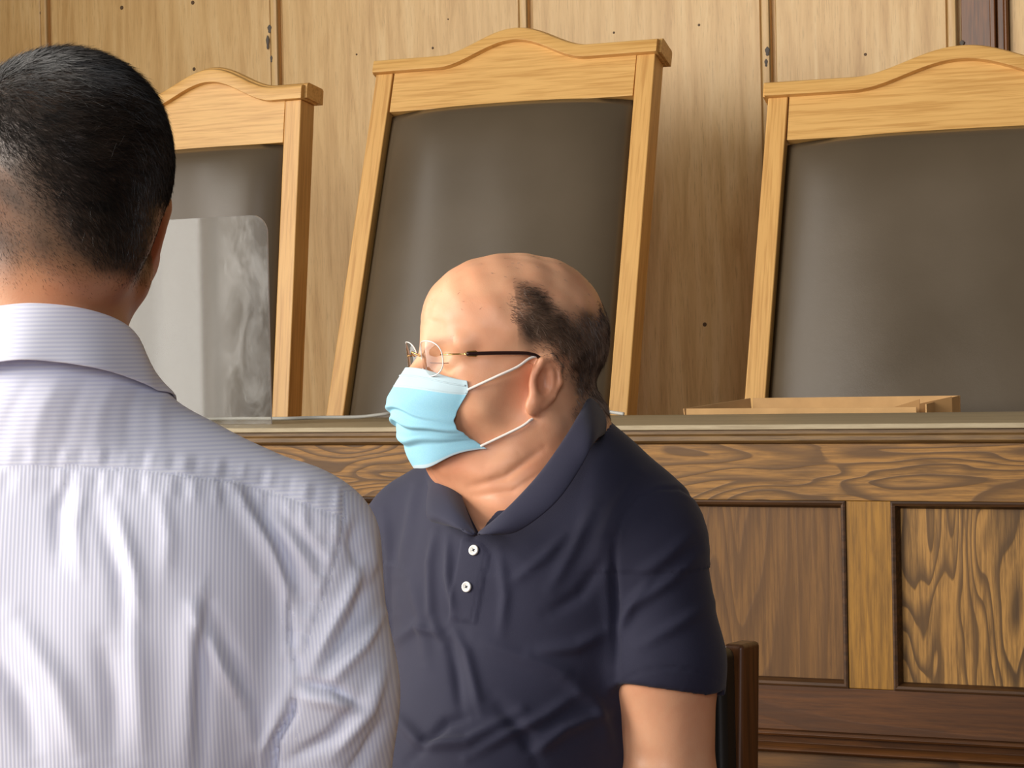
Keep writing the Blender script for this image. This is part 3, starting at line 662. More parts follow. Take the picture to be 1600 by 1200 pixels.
def build_man_A():
    root = tag(root_c('person', RA), 'seated balding person in navy polo shirt, glasses and pale blue face mask before the bench', 'person')
    # --- body: one mesh (head and neck finer than arms and hands)
    V1, F1 = nets(body_A, HA + np.array([-0.24, -0.24, -0.31]), HA + np.array([0.26, 0.24, 0.135]), 0.0019, 2)
    V2, F2 = nets(arms_A, (-0.40, 1.98, 0.60), (0.42, 2.75, 1.10), 0.0036, 3)
    N1 = vnormals(V1, F1); q = (V1 - HA) @ HM
    V1 = V1 + N1 * (0.0009 * wob(V1, 90, 3) * ss(q[:, 2], -0.12, 0.02) + 0.0006 * wob(V1, 220, 4))[:, None]
    Q1 = proj(V1)                                                   # creases: jowl, neck folds
    V1 += N1 * folds(Q1, [([(735, 760), (790, 745), (850, 700)], 6, -0.0022), ([(740, 775), (800, 768), (860, 730)], 5, -0.0014), ([(700, 735), (760, 742), (815, 705)], 14, 0.002), ([(650, 505), (670, 500), (690, 506)], 5, -0.001), ([(693, 556), (700, 562), (712, 566)], 4, -0.0008)])[:, None]
    q = (V1 - HA) @ HM; P = hv(q); sd = sdpoly(P, HAIR_POLY)
    back = (q[:, 0] < 0.02)
    g = np.where(back, ss(-sd, -14, 22), 0) * 0.8
    g = np.maximum(g, np.where((q[:, 0] < -0.03) & (np.abs(q[:, 1]) < 0.07), 0.75 * ss(-sd, -10, 14), 0))
    g = np.clip(g * (0.8 + 0.35 * wob(V1, 120, 8)), 0, 1)
    brow = np.exp(-((q[:, 2] - 0.020 - 0.06 * (np.abs(q[:, 1]) - 0.03)) / 0.005) ** 2) * ((q[:, 0] > 0.06) & (np.abs(q[:, 1]) > 0.012) & (np.abs(q[:, 1]) < 0.052)); g = np.maximum(g, brow * 0.35)
    ear = np.exp(-((q[:, 0] + 0.010) ** 2 + (q[:, 2] + 0.02) ** 2) / 0.03 ** 2) * (np.abs(q[:, 1]) > 0.066)
    r = 0.55 * ear + 0.45 * np.exp(-((q[:, 0] - 0.125) ** 2 + (q[:, 2] + 0.03) ** 2) / 0.03 ** 2) + 0.35 * ss(-q[:, 2], 0.05, 0.12) + 0.12 * wob(V1, 55, 5)
    V = np.concatenate([V1, V2]); Fc = np.concatenate([F1, F2 + len(V1)])
    sk = m_skin('skin', (228, 176, 138), (200, 122, 88), (74, 56, 46)); b = mesh_c('body', V, Fc, sk, root, RA)
    set_tint(b.data, np.concatenate([np.clip(r, 0, 1), np.full(len(V2), 0.12)]), np.concatenate([g, np.zeros(len(V2))]))
    # --- hair
    def wf(Pp):
        qq = (Pp - HA) @ HM; s_ = sdpoly(hv(qq), HAIR_POLY) + 9 * wob(Pp, 130, 21)
        w_ = ss(-s_, -8, 26) * (qq[:, 0] < 0.03); w_ = w_ * (qq[:, 2] > -0.085)
        top = (qq[:, 2] > 0.05) & (np.linalg.norm(Pp - HA, axis=1) < 0.3); wisps = top * 0.004
        return np.maximum(w_, wisps)
    def df(Pp, Nn):
        qq = (Pp - HA) @ HM; D = np.tile(-HF * 1.0, (len(Pp), 1)); D = D + np.outer(ss(-qq[:, 0], -0.01, 0.09) * 1.6 + 0.35, -HU); return D
    hm = NT('thinning_brown_hair'); vh = hm.coord(); hcol = hm.ramp(hm.noise(vh, 45, 3), [(0.38, srgb(66, 50, 40)), (0.72, srgb(128, 104, 86))]); hair_m = hm.fin(hcol, 0.5)
    strands('hair', V1, F1, N1, 260000, wf, df, lambda Pp: 0.006 + 0.010 * ss(-sdpoly(hv((Pp - HA) @ HM), HAIR_POLY), 0, 40), 0.00046, hair_m, root, RA, 5, 2, 0.7)
    brows = lambda Pp: (lambda qq: 0.55 * np.exp(-((qq[:, 2] - 0.021 - 0.05 * (np.abs(qq[:, 1]) - 0.03)) / 0.0035) ** 2) * ((qq[:, 0] > 0.055) & (np.abs(qq[:, 1]) > 0.012) & (np.abs(qq[:, 1]) < 0.054)))((Pp - HA) @ HM)
    for sd_ in (1, -1): strands('eyebrow', V1, F1, N1, 60000, lambda Pp: brows(Pp) * ((Pp - HA) @ HL * sd_ > 0), lambda Pp, Nn: np.tile(-HF * 0.6 + HU * 0.2, (len(Pp), 1)) + np.sign((Pp - HA) @ HL)[:, None] * HL * 0.8, lambda Pp: np.full(len(Pp), 0.006), 0.0003, NT('brow_hair').fin(srgb(132, 100, 74), 0.6), root, RA, 6, 1, 0.4)
    # --- eyes: lids with a lash line over an eyeball
    me_w = m_plain('eye_white', srgb(216, 200, 188), 0.25); me_i = m_plain('iris', srgb(60, 44, 34), 0.15)
    for s in (1, -1):
        c = H(0.0765, s * 0.032, -0.003); bm = bmesh.new(); bmesh.ops.create_uvsphere(bm, u_segments=24, v_segments=16, radius=0.0118)
        gz = (HM @ np.array([0.97, s * 0.10, -0.2])); gz /= np.linalg.norm(gz)
        for f in bm.faces: f.material_index = 1 if f.calc_center_median().normalized().dot(Vector(gz)) > 0.90 else 0
        bmesh.ops.translate(bm, verts=bm.verts, vec=Vector(c - np.array(RA))); from_bm('eye', bm, [me_w, me_i], root, smooth=True)
        bm = bmesh.new(); LT = bvh(V1, F1); lp = []
        for f_, l_, u_ in ((.10, .019, -.003), (.10, .026, -.0045), (.10, .033, -.005), (.097, .040, -.0045), (.093, .046, -.003)):
            loc, nr, ix, ds = LT.find_nearest(Vector(H(f_, s * l_, u_))); lp.append(loc + nr * 0.0002 - Vector(RA))
        tube(bm, catmull(lp, 5), 0.0004, 6); from_bm('lash_line', bm, m_plain('lashes', srgb(120, 78, 58), 0.7), root, smooth=True)
    # --- polo shirt
    def polo(p):
        t = to_tor(p); d = torso_core(t, 0.004)
        for A in (ARM_N, ARM_F):
            a, b = A[0], A[1]; sg = np.sign(a[1]); e = (b[0] - 0.002, b[1] + 0.002 * sg, b[2] - 0.06)
            sl = smin(cap(t, a[:3], b[:3], 0.062, 0.063), cap(t, b[:3], e, 0.063, 0.064), 0.02)
            hem = 0.874 + 0.022 * np.clip(1 - ((t[:, 1] - sg * 0.155) / 0.075) ** 2, 0, 1) * (t[:, 0] > -0.02) - (0.012 if sg > 0 else 0)
            sl = smax(sl, hem - t[:, 2], 0.003); d = smin(d, sl, 0.018) if sg > 0 else smin(d, sl, 0.03)
        # neck opening
        q = to_head(p); nk = cap(q, (-0.028, 0, -0.050), (-0.048, 0.004, -0.200), 0.0735, 0.080)
        d = smax(d, -nk, 0.004)
        # V of the open placket: wedge from the neck down to the top button
        z = t[:, 2]; hw_ = np.clip((z - 1.036) / 0.085, 0, 1) ** 0.9 * 0.050; wd = np.abs(t[:, 1] + 0.008 + (1.12 - z) * 0.02) - hw_
        vv = np.maximum(np.maximum(wd, 1.036 - z), 0.035 - t[:, 0]); d = smax(d, -vv, 0.003)
        return smax(d, 0.50 - z, 0.01)
    V, Fc = nets(polo, (-0.34, 2.06, 0.48), (0.42, 2.76, 1.20), 0.0031, 2)
    N = vnormals(V, Fc); Q = proj(V); t = (V - TO) @ TM; front = (N[:, 1] < 0.25)
    FO = [([(598, 800), (612, 880), (618, 960)], 9, 0.0035), ([(650, 760), (640, 830), (625, 900)], 9, 0.004), ([(680, 830), (672, 880), (676, 960), (694, 1010)], 7, 0.0045),
          ([(700, 840), (702, 900), (712, 960)], 6, 0.004), ([(640, 900), (660, 960), (668, 1040)], 10, 0.004), ([(610, 1010), (650, 980), (700, 992)], 8, 0.0035),
          ([(700, 990), (712, 1050), (722, 1110)], 8, -0.004), ([(705, 975), (730, 1020), (742, 1070), (750, 1110)], 8, 0.004), ([(612, 1110), (660, 1165), (730, 1160), (815, 1110)], 10, 0.006),
          ([(730, 1185), (790, 1150), (850, 1120), (900, 1085)], 9, 0.005), ([(640, 1190), (700, 1130), (740, 1120)], 9, -0.005), ([(830, 1180), (880, 1140), (950, 1110)], 10, 0.006),
          ([(780, 860), (790, 930), (784, 990)], 8, 0.0028), ([(890, 830), (850, 870), (800, 910)], 9, 0.003), ([(930, 790), (900, 850), (860, 920)], 10, 0.0035),
          ([(1000, 740), (960, 800), (930, 870)], 12, 0.0035), ([(740, 1000), (850, 1040), (900, 1060)], 12, 0.003), ([(830, 1020), (900, 1010), (950, 985)], 10, 0.004),
          ([(855, 960), (905, 930), (948, 870)], 10, -0.003), ([(1020, 900), (990, 940), (968, 985)], 8, 0.003), ([(1100, 860), (1050, 905), (985, 950), (965, 990)], 9, 0.0035),
          ([(1115, 940), (1060, 975), (1000, 1010)], 10, 0.003), ([(1085, 830), (1040, 870), (990, 905)], 10, 0.003), ([(960, 840), (958, 900), (962, 960), (962, 1060)], 7, -0.007),
          ([(880, 1060), (930, 1100), (955, 1170)], 12, 0.004), ([(770, 1090), (820, 1150), (840, 1195)], 12, -0.004)]
    disp = folds(Q, FO) * 1.3
    seam = polyd(Q, [(963, 930), (958, 860), (972, 810), (1000, 775), (1030, 764), (1062, 764), (1090, 780), (1104, 800)])[0]
    disp += -0.0016 * np.exp(-(seam / 2.2) ** 2) + 0.0008 * ss(-seam, -14, -4)
    hemd = polyd(Q, [(962, 1070), (1000, 1050), (1045, 1042), (1090, 1048), (1126, 1064)])[0]; disp += -0.001 * np.exp(-(hemd / 1.8) ** 2)
    yl = polyd(Q, [(1000, 738), (965, 770), (935, 790)])[0]
    pl = sdpoly(Q, [(722, 842), (752, 850), (764, 866), (743, 975), (703, 968)]); disp += 0.0022 * ss(-pl, -1.5, 1.5) - 0.0010 * np.exp(-(polyd(Q, [(760, 866), (739, 972), (706, 966)])[0] / 1.6) ** 2)
    disp = disp * front + 0.0020 * wob(V, 22, 31) * (t[:, 2] < 1.0) + 0.0008 * wob(V, 60, 32)
    V = V + N * disp[:, None]
    navy = m_cloth('navy_pique', srgb(26, 26, 50), 1400, 0.82, 0.08, 0.10, 0.35)
    shirt = mesh_c('polo_shirt', V, Fc, navy, root, RA); PT = bvh(V, Fc)
    # buttons
    mb = m_plain('button_pearl', srgb(232, 230, 222), 0.3); mt = m_plain('button_thread', srgb(30, 30, 44), 0.8)
    for px, py in ((741, 860), (730, 917)):
        h, n = shoot(PT, px, py)
        if h is None: continue
        rot = n.to_track_quat('Z', 'Y').to_matrix().to_4x4(); rot.translation = h + n * 0.0016 - Vector(RA)
        bm = bmesh.new(); pr = [(0.0, 0.0004), (0.0032, 0.0004), (0.0040, 0.0014), (0.0052, 0.0014), (0.0057, 0.0006), (0.0057, -0.0010), (0.0, -0.0010)]; rg = []
        for r_, z_ in pr: rg.append([bm.verts.new(rot @ Vector((r_ * math.cos(a), r_ * math.sin(a), z_))) for a in [2 * math.pi * k / 28 for k in range(28)]] if r_ else [bm.verts.new(rot @ Vector((0, 0, z_)))])
        for A, B in zip(rg[:-1], rg[1:]):
            for k in range(28):
                if len(A) == 1: bm.faces.new((A[0], B[k], B[(k + 1) % 28]))
                elif len(B) == 1: bm.faces.new((A[k], B[0], A[(k + 1) % 28]))
                else: bm.faces.new((A[k], B[k], B[(k + 1) % 28], A[(k + 1) % 28]))
        bt = from_bm('button', bm, mb, shirt, smooth=True)
        bm = bmesh.new()
        for a in (0.6, 0.6 + math.pi / 2): tube(bm, [rot @ Vector((k * 0.0017 * math.cos(a), k * 0.0017 * math.sin(a), 0.0007)) for k in (-1, 0, 1)], 0.0005, 6)
        from_bm('button_thread', bm, mt, shirt)
    # collar: band around the neck, leaf folded over
    CO = {}
    inn = [(744, 838, 2.262), (792, 806, 2.262), (838, 760, 2.285), (872, 712, 2.315), (896, 672, 2.345), (912, 640, 2.385), (916, 632, 2.45), (890, 630, 2.50), (830, 650, 2.535), (765, 690, 2.52), (722, 715, 2.465), (712, 742, 2.410), (724, 780, 2.345), (736, 815, 2.295), (744, 838, 2.264)]
    fold = [(748, 836, 2.252), (792, 796, 2.247), (842, 742, 2.262), (880, 690, 2.290), (906, 648, 2.325), (921, 622, 2.380), (924, 616, 2.455), (892, 618, 2.518), (830, 638, 2.555), (758, 678, 2.54), (700, 712, 2.475), (690, 737, 2.405), (698, 775, 2.335), (716, 806, 2.290), (742, 838, 2.262)]
    out = [(775, 834, 2.246), (812, 830, 2.238), (868, 788, 2.235), (906, 735, 2.255), (930, 690, 2.290), (945, 682, 2.385), (950, 686, 2.47), (905, 690, 2.545), (830, 690, 2.58), (745, 712, 2.57), (683, 732, 2.490), (675, 765, 2.41), (668, 808, 2.345), (690, 818, 2.318), (722, 822, 2.28)]
    rows = []
    for k_ in range(3):
        src = (inn, fold, out)[k_]; rows.append([np.array(pc(*a)) for a in src])
    a0, b0, c0 = [catmull(r_, 6) for r_ in rows]; a0, b0, c0 = map(np.array, (a0, b0, c0))
    gz = []
    for j in range(6): u_ = j / 5; gz.append(a0 * (1 - u_) + b0 * u_ + (0, 0, 0.002 * math.sin(u_ * math.pi)))
    ctr = np.array([T(0.02, 0, 0)[0], T(0.02, 0, 0)[1], 0]); 
    for j in range(1, 12):
        u_ = j / 11; o_ = b0 * (1 - u_) + c0 * u_; rad = o_ - ctr; rad[:, 2] = 0; rad /= np.linalg.norm(rad, axis=1, keepdims=True)
        gz.append(o_ + rad * (0.007 * math.sin(u_ * math.pi) ** 0.8) )
    G = np.stack(gz, 1); Vc, Fq = strip_grid(G)
    # drape the collar so that it never sinks into the shirt
    for it in range(len(Vc)):
        if it % G.shape[1] < 6: continue
        loc, nr, ix, ds = PT.find_nearest(Vector(Vc[it]))
        if loc is not None and ds < 0.03:
            sgn = (Vector(Vc[it]) - loc).dot(nr)
            if sgn < 0.0028: Vc[it] = np.array(loc + nr * 0.0028)
    Vc = relax(Vc, Fq, 1)
    col = mesh_c('collar', Vc, Fq, navy, shirt, RA); solid(col, 0.0026, 0); subsurf(col, 1)
    # --- face mask
    mask_c = NT('mask_blue'); vv = mask_c.coord(); mb_ = mask_c.fin(mask_c.mix(mask_c.ramp(mask_c.noise(vv, 900, 2), [(0.35, 0), (0.7, 0.4)]), srgb(150, 206, 226), srgb(172, 218, 232)), 0.8, mask_c.bump(mask_c.noise(vv, 1600, 2), 0.2, 0.0004), Subsurface_Weight=0.1)
    mw_ = m_cloth('mask_white', srgb(186, 208, 216), 1200, 0.85, 0.1, 0.1, 0.2)
    nt, ns = 56, 72; G = np.zeros((nt, ns, 3))
    cF = [(0, .122, -.006), (.12, .134, -.022), (.3, .1435, -.040), (.45, .142, -.054), (.62, .136, -.072), (.8, .126, -.094), (1, .113, -.119)]
    eF = [(0, .0735, .063, -.022), (.15, .0725, .064, -.034), (.35, .083, .058, -.055), (.5, .087, .055, -.070), (.62, .078, .056, -.078), (.82, .062, .057, -.088), (1, .049, .056, -.096)]
    def ip(tab, t_, k): return float(np.interp(t_, [r_[0] for r_ in tab], [r_[k] for r_ in tab]))
    for i in range(nt):
        t_ = i / (nt - 1); fc, uc = ip(cF, t_, 1), ip(cF, t_, 2); fe, le, ue = ip(eF, t_, 1), ip(eF, t_, 2), ip(eF, t_, 3)
        sharp = 0.75 + 0.5 * t_
        for j in range(ns):
            s_ = -1 + 2 * j / (ns - 1); th = s_ * math.pi / 2; L_ = le * (math.sin(th) * 0.72 + s_ * 0.28); cs = abs(math.cos(th)) ** (1.1 / sharp)
            nose_t = math.exp(-(t_ / 0.25) ** 2); cs = cs * (1 - 0.30 * nose_t * (1 - abs(s_)) * abs(math.sin(2 * th)))
            f_ = fe + (fc - fe) * cs; u_ = ue + (uc - ue) * (0.5 + 0.5 * math.cos(math.pi * s_)) ** 0.9
            rr = 1.0
            # pleats: overlapping steps, gathered near the edges
            a_ = abs(s_); tt = t_ + 0.05 * (1 - a_) * math.sin(t_ * math.pi)
            for pz, am in ((0.47, 0.0060), (0.62, 0.0075), (0.78, 0.0060)):
                zt_ = tt - pz - 0.012 * math.sin(5 * s_ + pz * 9); rr += 0; stp = 1 / (1 + math.exp(-zt_ / 0.006)); f_ += am * (stp * math.exp(-max(0, zt_) / 0.07) * -1 + 0.5 * math.exp(-(zt_ + 0.03) ** 2 / 0.0006)) * (0.35 + 0.65 * (1 - a_))
            f_ += 0.0012 * math.sin(60 * t_ + 6 * s_) * a_ ** 3 * math.exp(-((t_ - 0.56) / 0.12) ** 2)
            u_ += 0.0016 * math.sin(9 * s_ + 14 * t_) * (t_ > 0.3) * (1 - a_ ** 2)
            G[i, j] = H(f_, L_ + 0.0015 * math.sin(14 * t_), u_)
    Vm, Fm = strip_grid(G)
    HT = bvh(V1, F1); out_ = Vm.copy()
    for it in range(len(Vm)):
        loc, nr, ix, ds = HT.find_nearest(Vector(Vm[it]))
        if (Vector(Vm[it]) - loc).dot(nr) < 0.0022: out_[it] = np.array(loc + nr * 0.0022)
    Gm = relax(out_, Fm, 1).reshape(nt, ns, 3)
    Vm, Fm = strip_grid(Gm); mask = mesh_c('face_mask', Vm, Fm, [mb_, mw_], root, RA); solid(mask, 0.0011, 0); subsurf(mask, 1)
    pi = np.zeros(len(Fm), int)
    for k_ in range(len(Fm)):
        i = k_ // (ns - 1)
        if i <= 9 or i >= nt - 3: pi[k_] = 1
    mask.data.polygons.foreach_set('material_index', pi)
    bm = bmesh.new(); row = [Vector(Gm[4, j]) for j in range(2, ns - 2)]; tube(bm, [p - Vector(RA) + Vector(HF) * 0.0006 for p in row], 0.0011, 6); from_bm('nose_wire', bm, mw_, mask, smooth=True)
    bm = bmesh.new(); row = [Vector(Gm[9, j]) for j in range(1, ns - 1)]; tube(bm, [p - Vector(RA) + Vector(HF) * 0.0004 for p in row], 0.0006, 6); from_bm('edge_seam', bm, mw_, mask, smooth=True)
    mloop = m_cloth('elastic_white', srgb(236, 226, 216), 900, 0.8, 0.1, 0.05, 0.3)
    e1 = Gm[7, ns - 2]; e2 = Gm[nt - 5, ns - 2]; 
    for s in (1, -1):
        jj = ns - 2 if s > 0 else 1
        a_ = Gm[7, jj]; b_ = Gm[nt - 5, jj]
        def hug(seq, m_):
            C_ = [np.array(c_) for c_ in catmull([Vector(u_) for u_ in seq], 12)]
            for i_ in range(len(C_)):
                loc, nr, ix, ds = HT.find_nearest(Vector(C_[i_]))
                if (Vector(C_[i_]) - loc).dot(nr) < m_: C_[i_] = np.array(loc + nr * m_)
            return C_
        hid = [H(-.012, s * .072, .000), H(-.022, s * .069, -.02), H(-.016, s * .068, -.05), H(-.002, s * .071, -.062)]
        C2 = hug([a_, H(.045, s * .0795, -.018), H(.024, s * .0825, -.009), H(.010, s * .0815, -.0005), H(.002, s * .0810, .0020)], 0.0016) + hid + hug([H(.008, s * .0765, -.066), H(.020, s * .0735, -.074), b_], 0.0016)
        bm = bmesh.new(); tube(bm, [Vector(c_) - Vector(RA) for c_ in C2], 0.0015, 8); from_bm('ear_loop', bm, mloop, mask, smooth=True)
    # --- glasses
    gold = NT('gold_wire').fin(srgb(214, 176, 110), 0.22, Metallic=1.0); dark = m_plain('dark_acetate', srgb(44, 22, 20), 0.25)
    gl = NT('lens_glass'); fr = gl.add('ShaderNodeFresnel'); fr.inputs[0].default_value = 1.5; tr = gl.add('ShaderNodeBsdfTransparent'); tr.inputs[0].default_value = (0.97, 0.97, 0.97, 1)
    go = gl.add('ShaderNodeBsdfGlossy'); go.inputs['Roughness'].default_value = 0.02; mx = gl.add('ShaderNodeMixShader'); gl.lk(fr.outputs[0], mx.inputs[0]); gl.lk(tr.outputs[0], mx.inputs[1]); gl.lk(go.outputs[0], mx.inputs[2]); gl.lk(mx.outputs[0], gl.o.inputs[0])
    gls = empty('glasses', (0, 0, 0)); gls.parent = root; rimm = m_plain('lens_edge', srgb(226, 222, 216), 0.15)
    RV = Vector(RA)
    for s in (1, -1):
        cen = np.array([0.1085, s * 0.0335, 0.002]); wr = 0.14; pts = []
        for k_ in range(40):
            a_ = 2 * math.pi * k_ / 40; ca, sa = math.cos(a_), math.sin(a_); e_ = 2.6; rx, rz = 0.0255, 0.0190
            xl = rx * math.copysign(abs(ca) ** (2 / e_), ca); zl = rz * math.copysign(abs(sa) ** (2 / e_), sa)
            pts.append(np.array([cen[0] - abs(cen[1] + s * 0 + xl) * 0.0 - (s * xl) * wr - 9.0 * xl * xl + zl * 0.10, cen[1] + xl, cen[2] + zl]))
        bm = bmesh.new(); c0_ = bm.verts.new(Vector(H(cen[0] + 0.0012, cen[1], cen[2])) - RV); vs = [bm.verts.new(Vector(H(*p_)) - RV) for p_ in pts]
        vm = [bm.verts.new(Vector(H(*(cen + (p_ - cen) * 0.55 + np.array([0.0012, 0, 0])))) - RV) for p_ in pts]
        for k_ in range(40): bm.faces.new((vs[k_], vs[(k_ + 1) % 40], vm[(k_ + 1) % 40], vm[k_])); bm.faces.new((vm[k_], vm[(k_ + 1) % 40], c0_))
        lens = from_bm('lens', bm, gl.m, gls, smooth=True)
        bm = bmesh.new(); tube(bm, [Vector(H(*p_)) - RV for p_ in pts], 0.0007, 6, closed=True); from_bm('lens_rim', bm, rimm, gls, smooth=True)
        hx = np.array([0.1085 - 0.0255 * wr - 0.0058, s * 0.0592, 0.006])
        bm = bmesh.new(); tube(bm, [Vector(H(*p_)) - RV for p_ in (hx + (0.001, -s * 0.004, 0), hx + (-0.002, s * 0.004, 0), (0.092, s * 0.069, 0.006), (0.080, s * 0.0745, 0.006), (0.076, s * 0.0755, 0.0085), (0.068, s * 0.0765, 0.0088), (0.064, s * 0.077, 0.006), (0.068, s * 0.0768, 0.0035), (0.076, s * 0.0755, 0.004), (0.080, s * 0.0745, 0.006))], 0.0009, 8); from_bm('hinge', bm, gold, gls, smooth=True)
        A_ = [(0.078, s * 0.0752, 0.006), (0.05, s * 0.0785, 0.0064), (0.02, s * 0.0805, 0.0060), (0.008, s * 0.0810, 0.0048), (-0.002, s * 0.0800, 0.0010), (-0.014, s * 0.071, -0.010), (-0.022, s * 0.068, -0.026)]
        cp = catmull([Vector(H(*p_)) for p_ in A_], 8); cp = [Vector(c_) for c_ in cp]
        for i_ in range(29):
            loc, nr, ix, ds = HT.find_nearest(cp[i_])
            if (cp[i_] - loc).dot(nr) < 0.0022: cp[i_] = loc + nr * 0.0022
        bm = bmesh.new(); tube(bm, [c_ - RV for c_ in cp], lambda q_: 0.0022 - 0.0004 * q_, 10); from_bm('temple_arm', bm, dark, gls, smooth=True)
    bm = bmesh.new(); tube(bm, [Vector(H(*p_)) - RV for p_ in catmull([(0.1085, 0.0105, 0.005), (0.1130, 0.006, 0.008), (0.1150, 0, 0.0095), (0.1130, -0.006, 0.008), (0.1085, -0.0105, 0.005)], 5)], 0.0009, 8); from_bm('bridge', bm, gold, gls, smooth=True)
    # --- trousers and shoes (below the picture)
    la = math.radians(20); LR = np.float32([[math.cos(la), -math.sin(la), 0], [math.sin(la), math.cos(la), 0], [0, 0, 1]])
    def legs(p):
        t = to_tor(p); d = ell(t, (0.01, -0.01, 0.56), (0.165, 0.175, 0.125)); t = (t @ LR).astype(np.float32)
        for s in (1, -1):
            d = smin(d, limb(t, [(0.03, s * 0.10, 0.545, .088), (0.47, s * 0.13, 0.55, .066), (0.44, s * 0.13, 0.12, .050)]), 0.03)
        return smax(d, 0.095 - t[:, 2], 0.005)
    V, Fc = nets(legs, (-0.62, 1.7, 0.06), (0.45, 2.75, 0.72), 0.008, 2); mesh_c('trousers', V, Fc, m_cloth('dark_trousers', srgb(44, 46, 56), 700), root, RA)
    for s in (1, -1):
        V, Fc = nets(lambda p: smax(smin(ell(to_tor(p) @ LR, (0.47, s * 0.13, 0.055), (0.085, 0.045, 0.06)), ell(to_tor(p) @ LR, (0.56, s * 0.14, 0.035), (0.09, 0.046, 0.042)), 0.03), 0.002 - to_tor(p)[:, 2], 0.003), (-0.7, 1.6, -0.004), (0.4, 2.4, 0.14), 0.005, 1)
        mesh_c('shoe', V, Fc, m_plain('shoe_leather', srgb(34, 28, 26), 0.4), root, RA)
build_man_A()

def build_side_chair(name, label, c, ang, hgt, mats, HW=0.235):       # plain armless chair; c in yaw frame, ang = facing angle in yaw frame
    r = tag(empty(name, RZ @ Vector(c), YAW + ang), label, 'chair'); mw, ml = mats; hw = HW
    bm = bmesh.new(); bx(bm, -hw, hw, -0.24, 0.24, 0.405, 0.45); from_bm('seat', bm, ml, r, bevel=0.015, seg=4)
    box('seat_frame', -hw, hw, -0.235, 0.235, 0.36, 0.404, mw, r, 0.003)
    for sx in (-1, 1):
        box('leg', sx * (hw - 0.025) - 0.02, sx * (hw - 0.025) + 0.02, -0.23, -0.19, 0, 0.36, mw, r, 0.003)
        bm = bmesh.new(); vs = bx(bm, sx * (hw - 0.0) - 0.014, sx * hw + 0.014, 0.20, 0.245, 0, hgt)
        for v in vs:
            if v.co.z > 0.1: v.co.y += 0.05
        from_bm('back_post', bm, mw, r, bevel=0.006, seg=3)
    bm = bmesh.new(); vs = bx(bm, -hw - 0.008, hw + 0.008, 0.212, 0.2485, 0.50, hgt - 0.002)
    from_bm('backrest', bm, ml, r, bevel=0.012, seg=4)
    return r
M_BROWN = m_oak('chair_brown_wood', 2, srgb(104, 62, 30), srgb(60, 34, 16), 0.4); M_BLK = m_leather('black_leather', srgb(24, 22, 20), 0.35, 0.5)
_c = T(-0.02, -0.105, 0)
build_side_chair('leather_chair', 'black leather chair with brown wooden side posts behind the man in the navy polo', (_c[0], _c[1], 0), -ph, 0.883, (M_BROWN, M_BLK), 0.19)
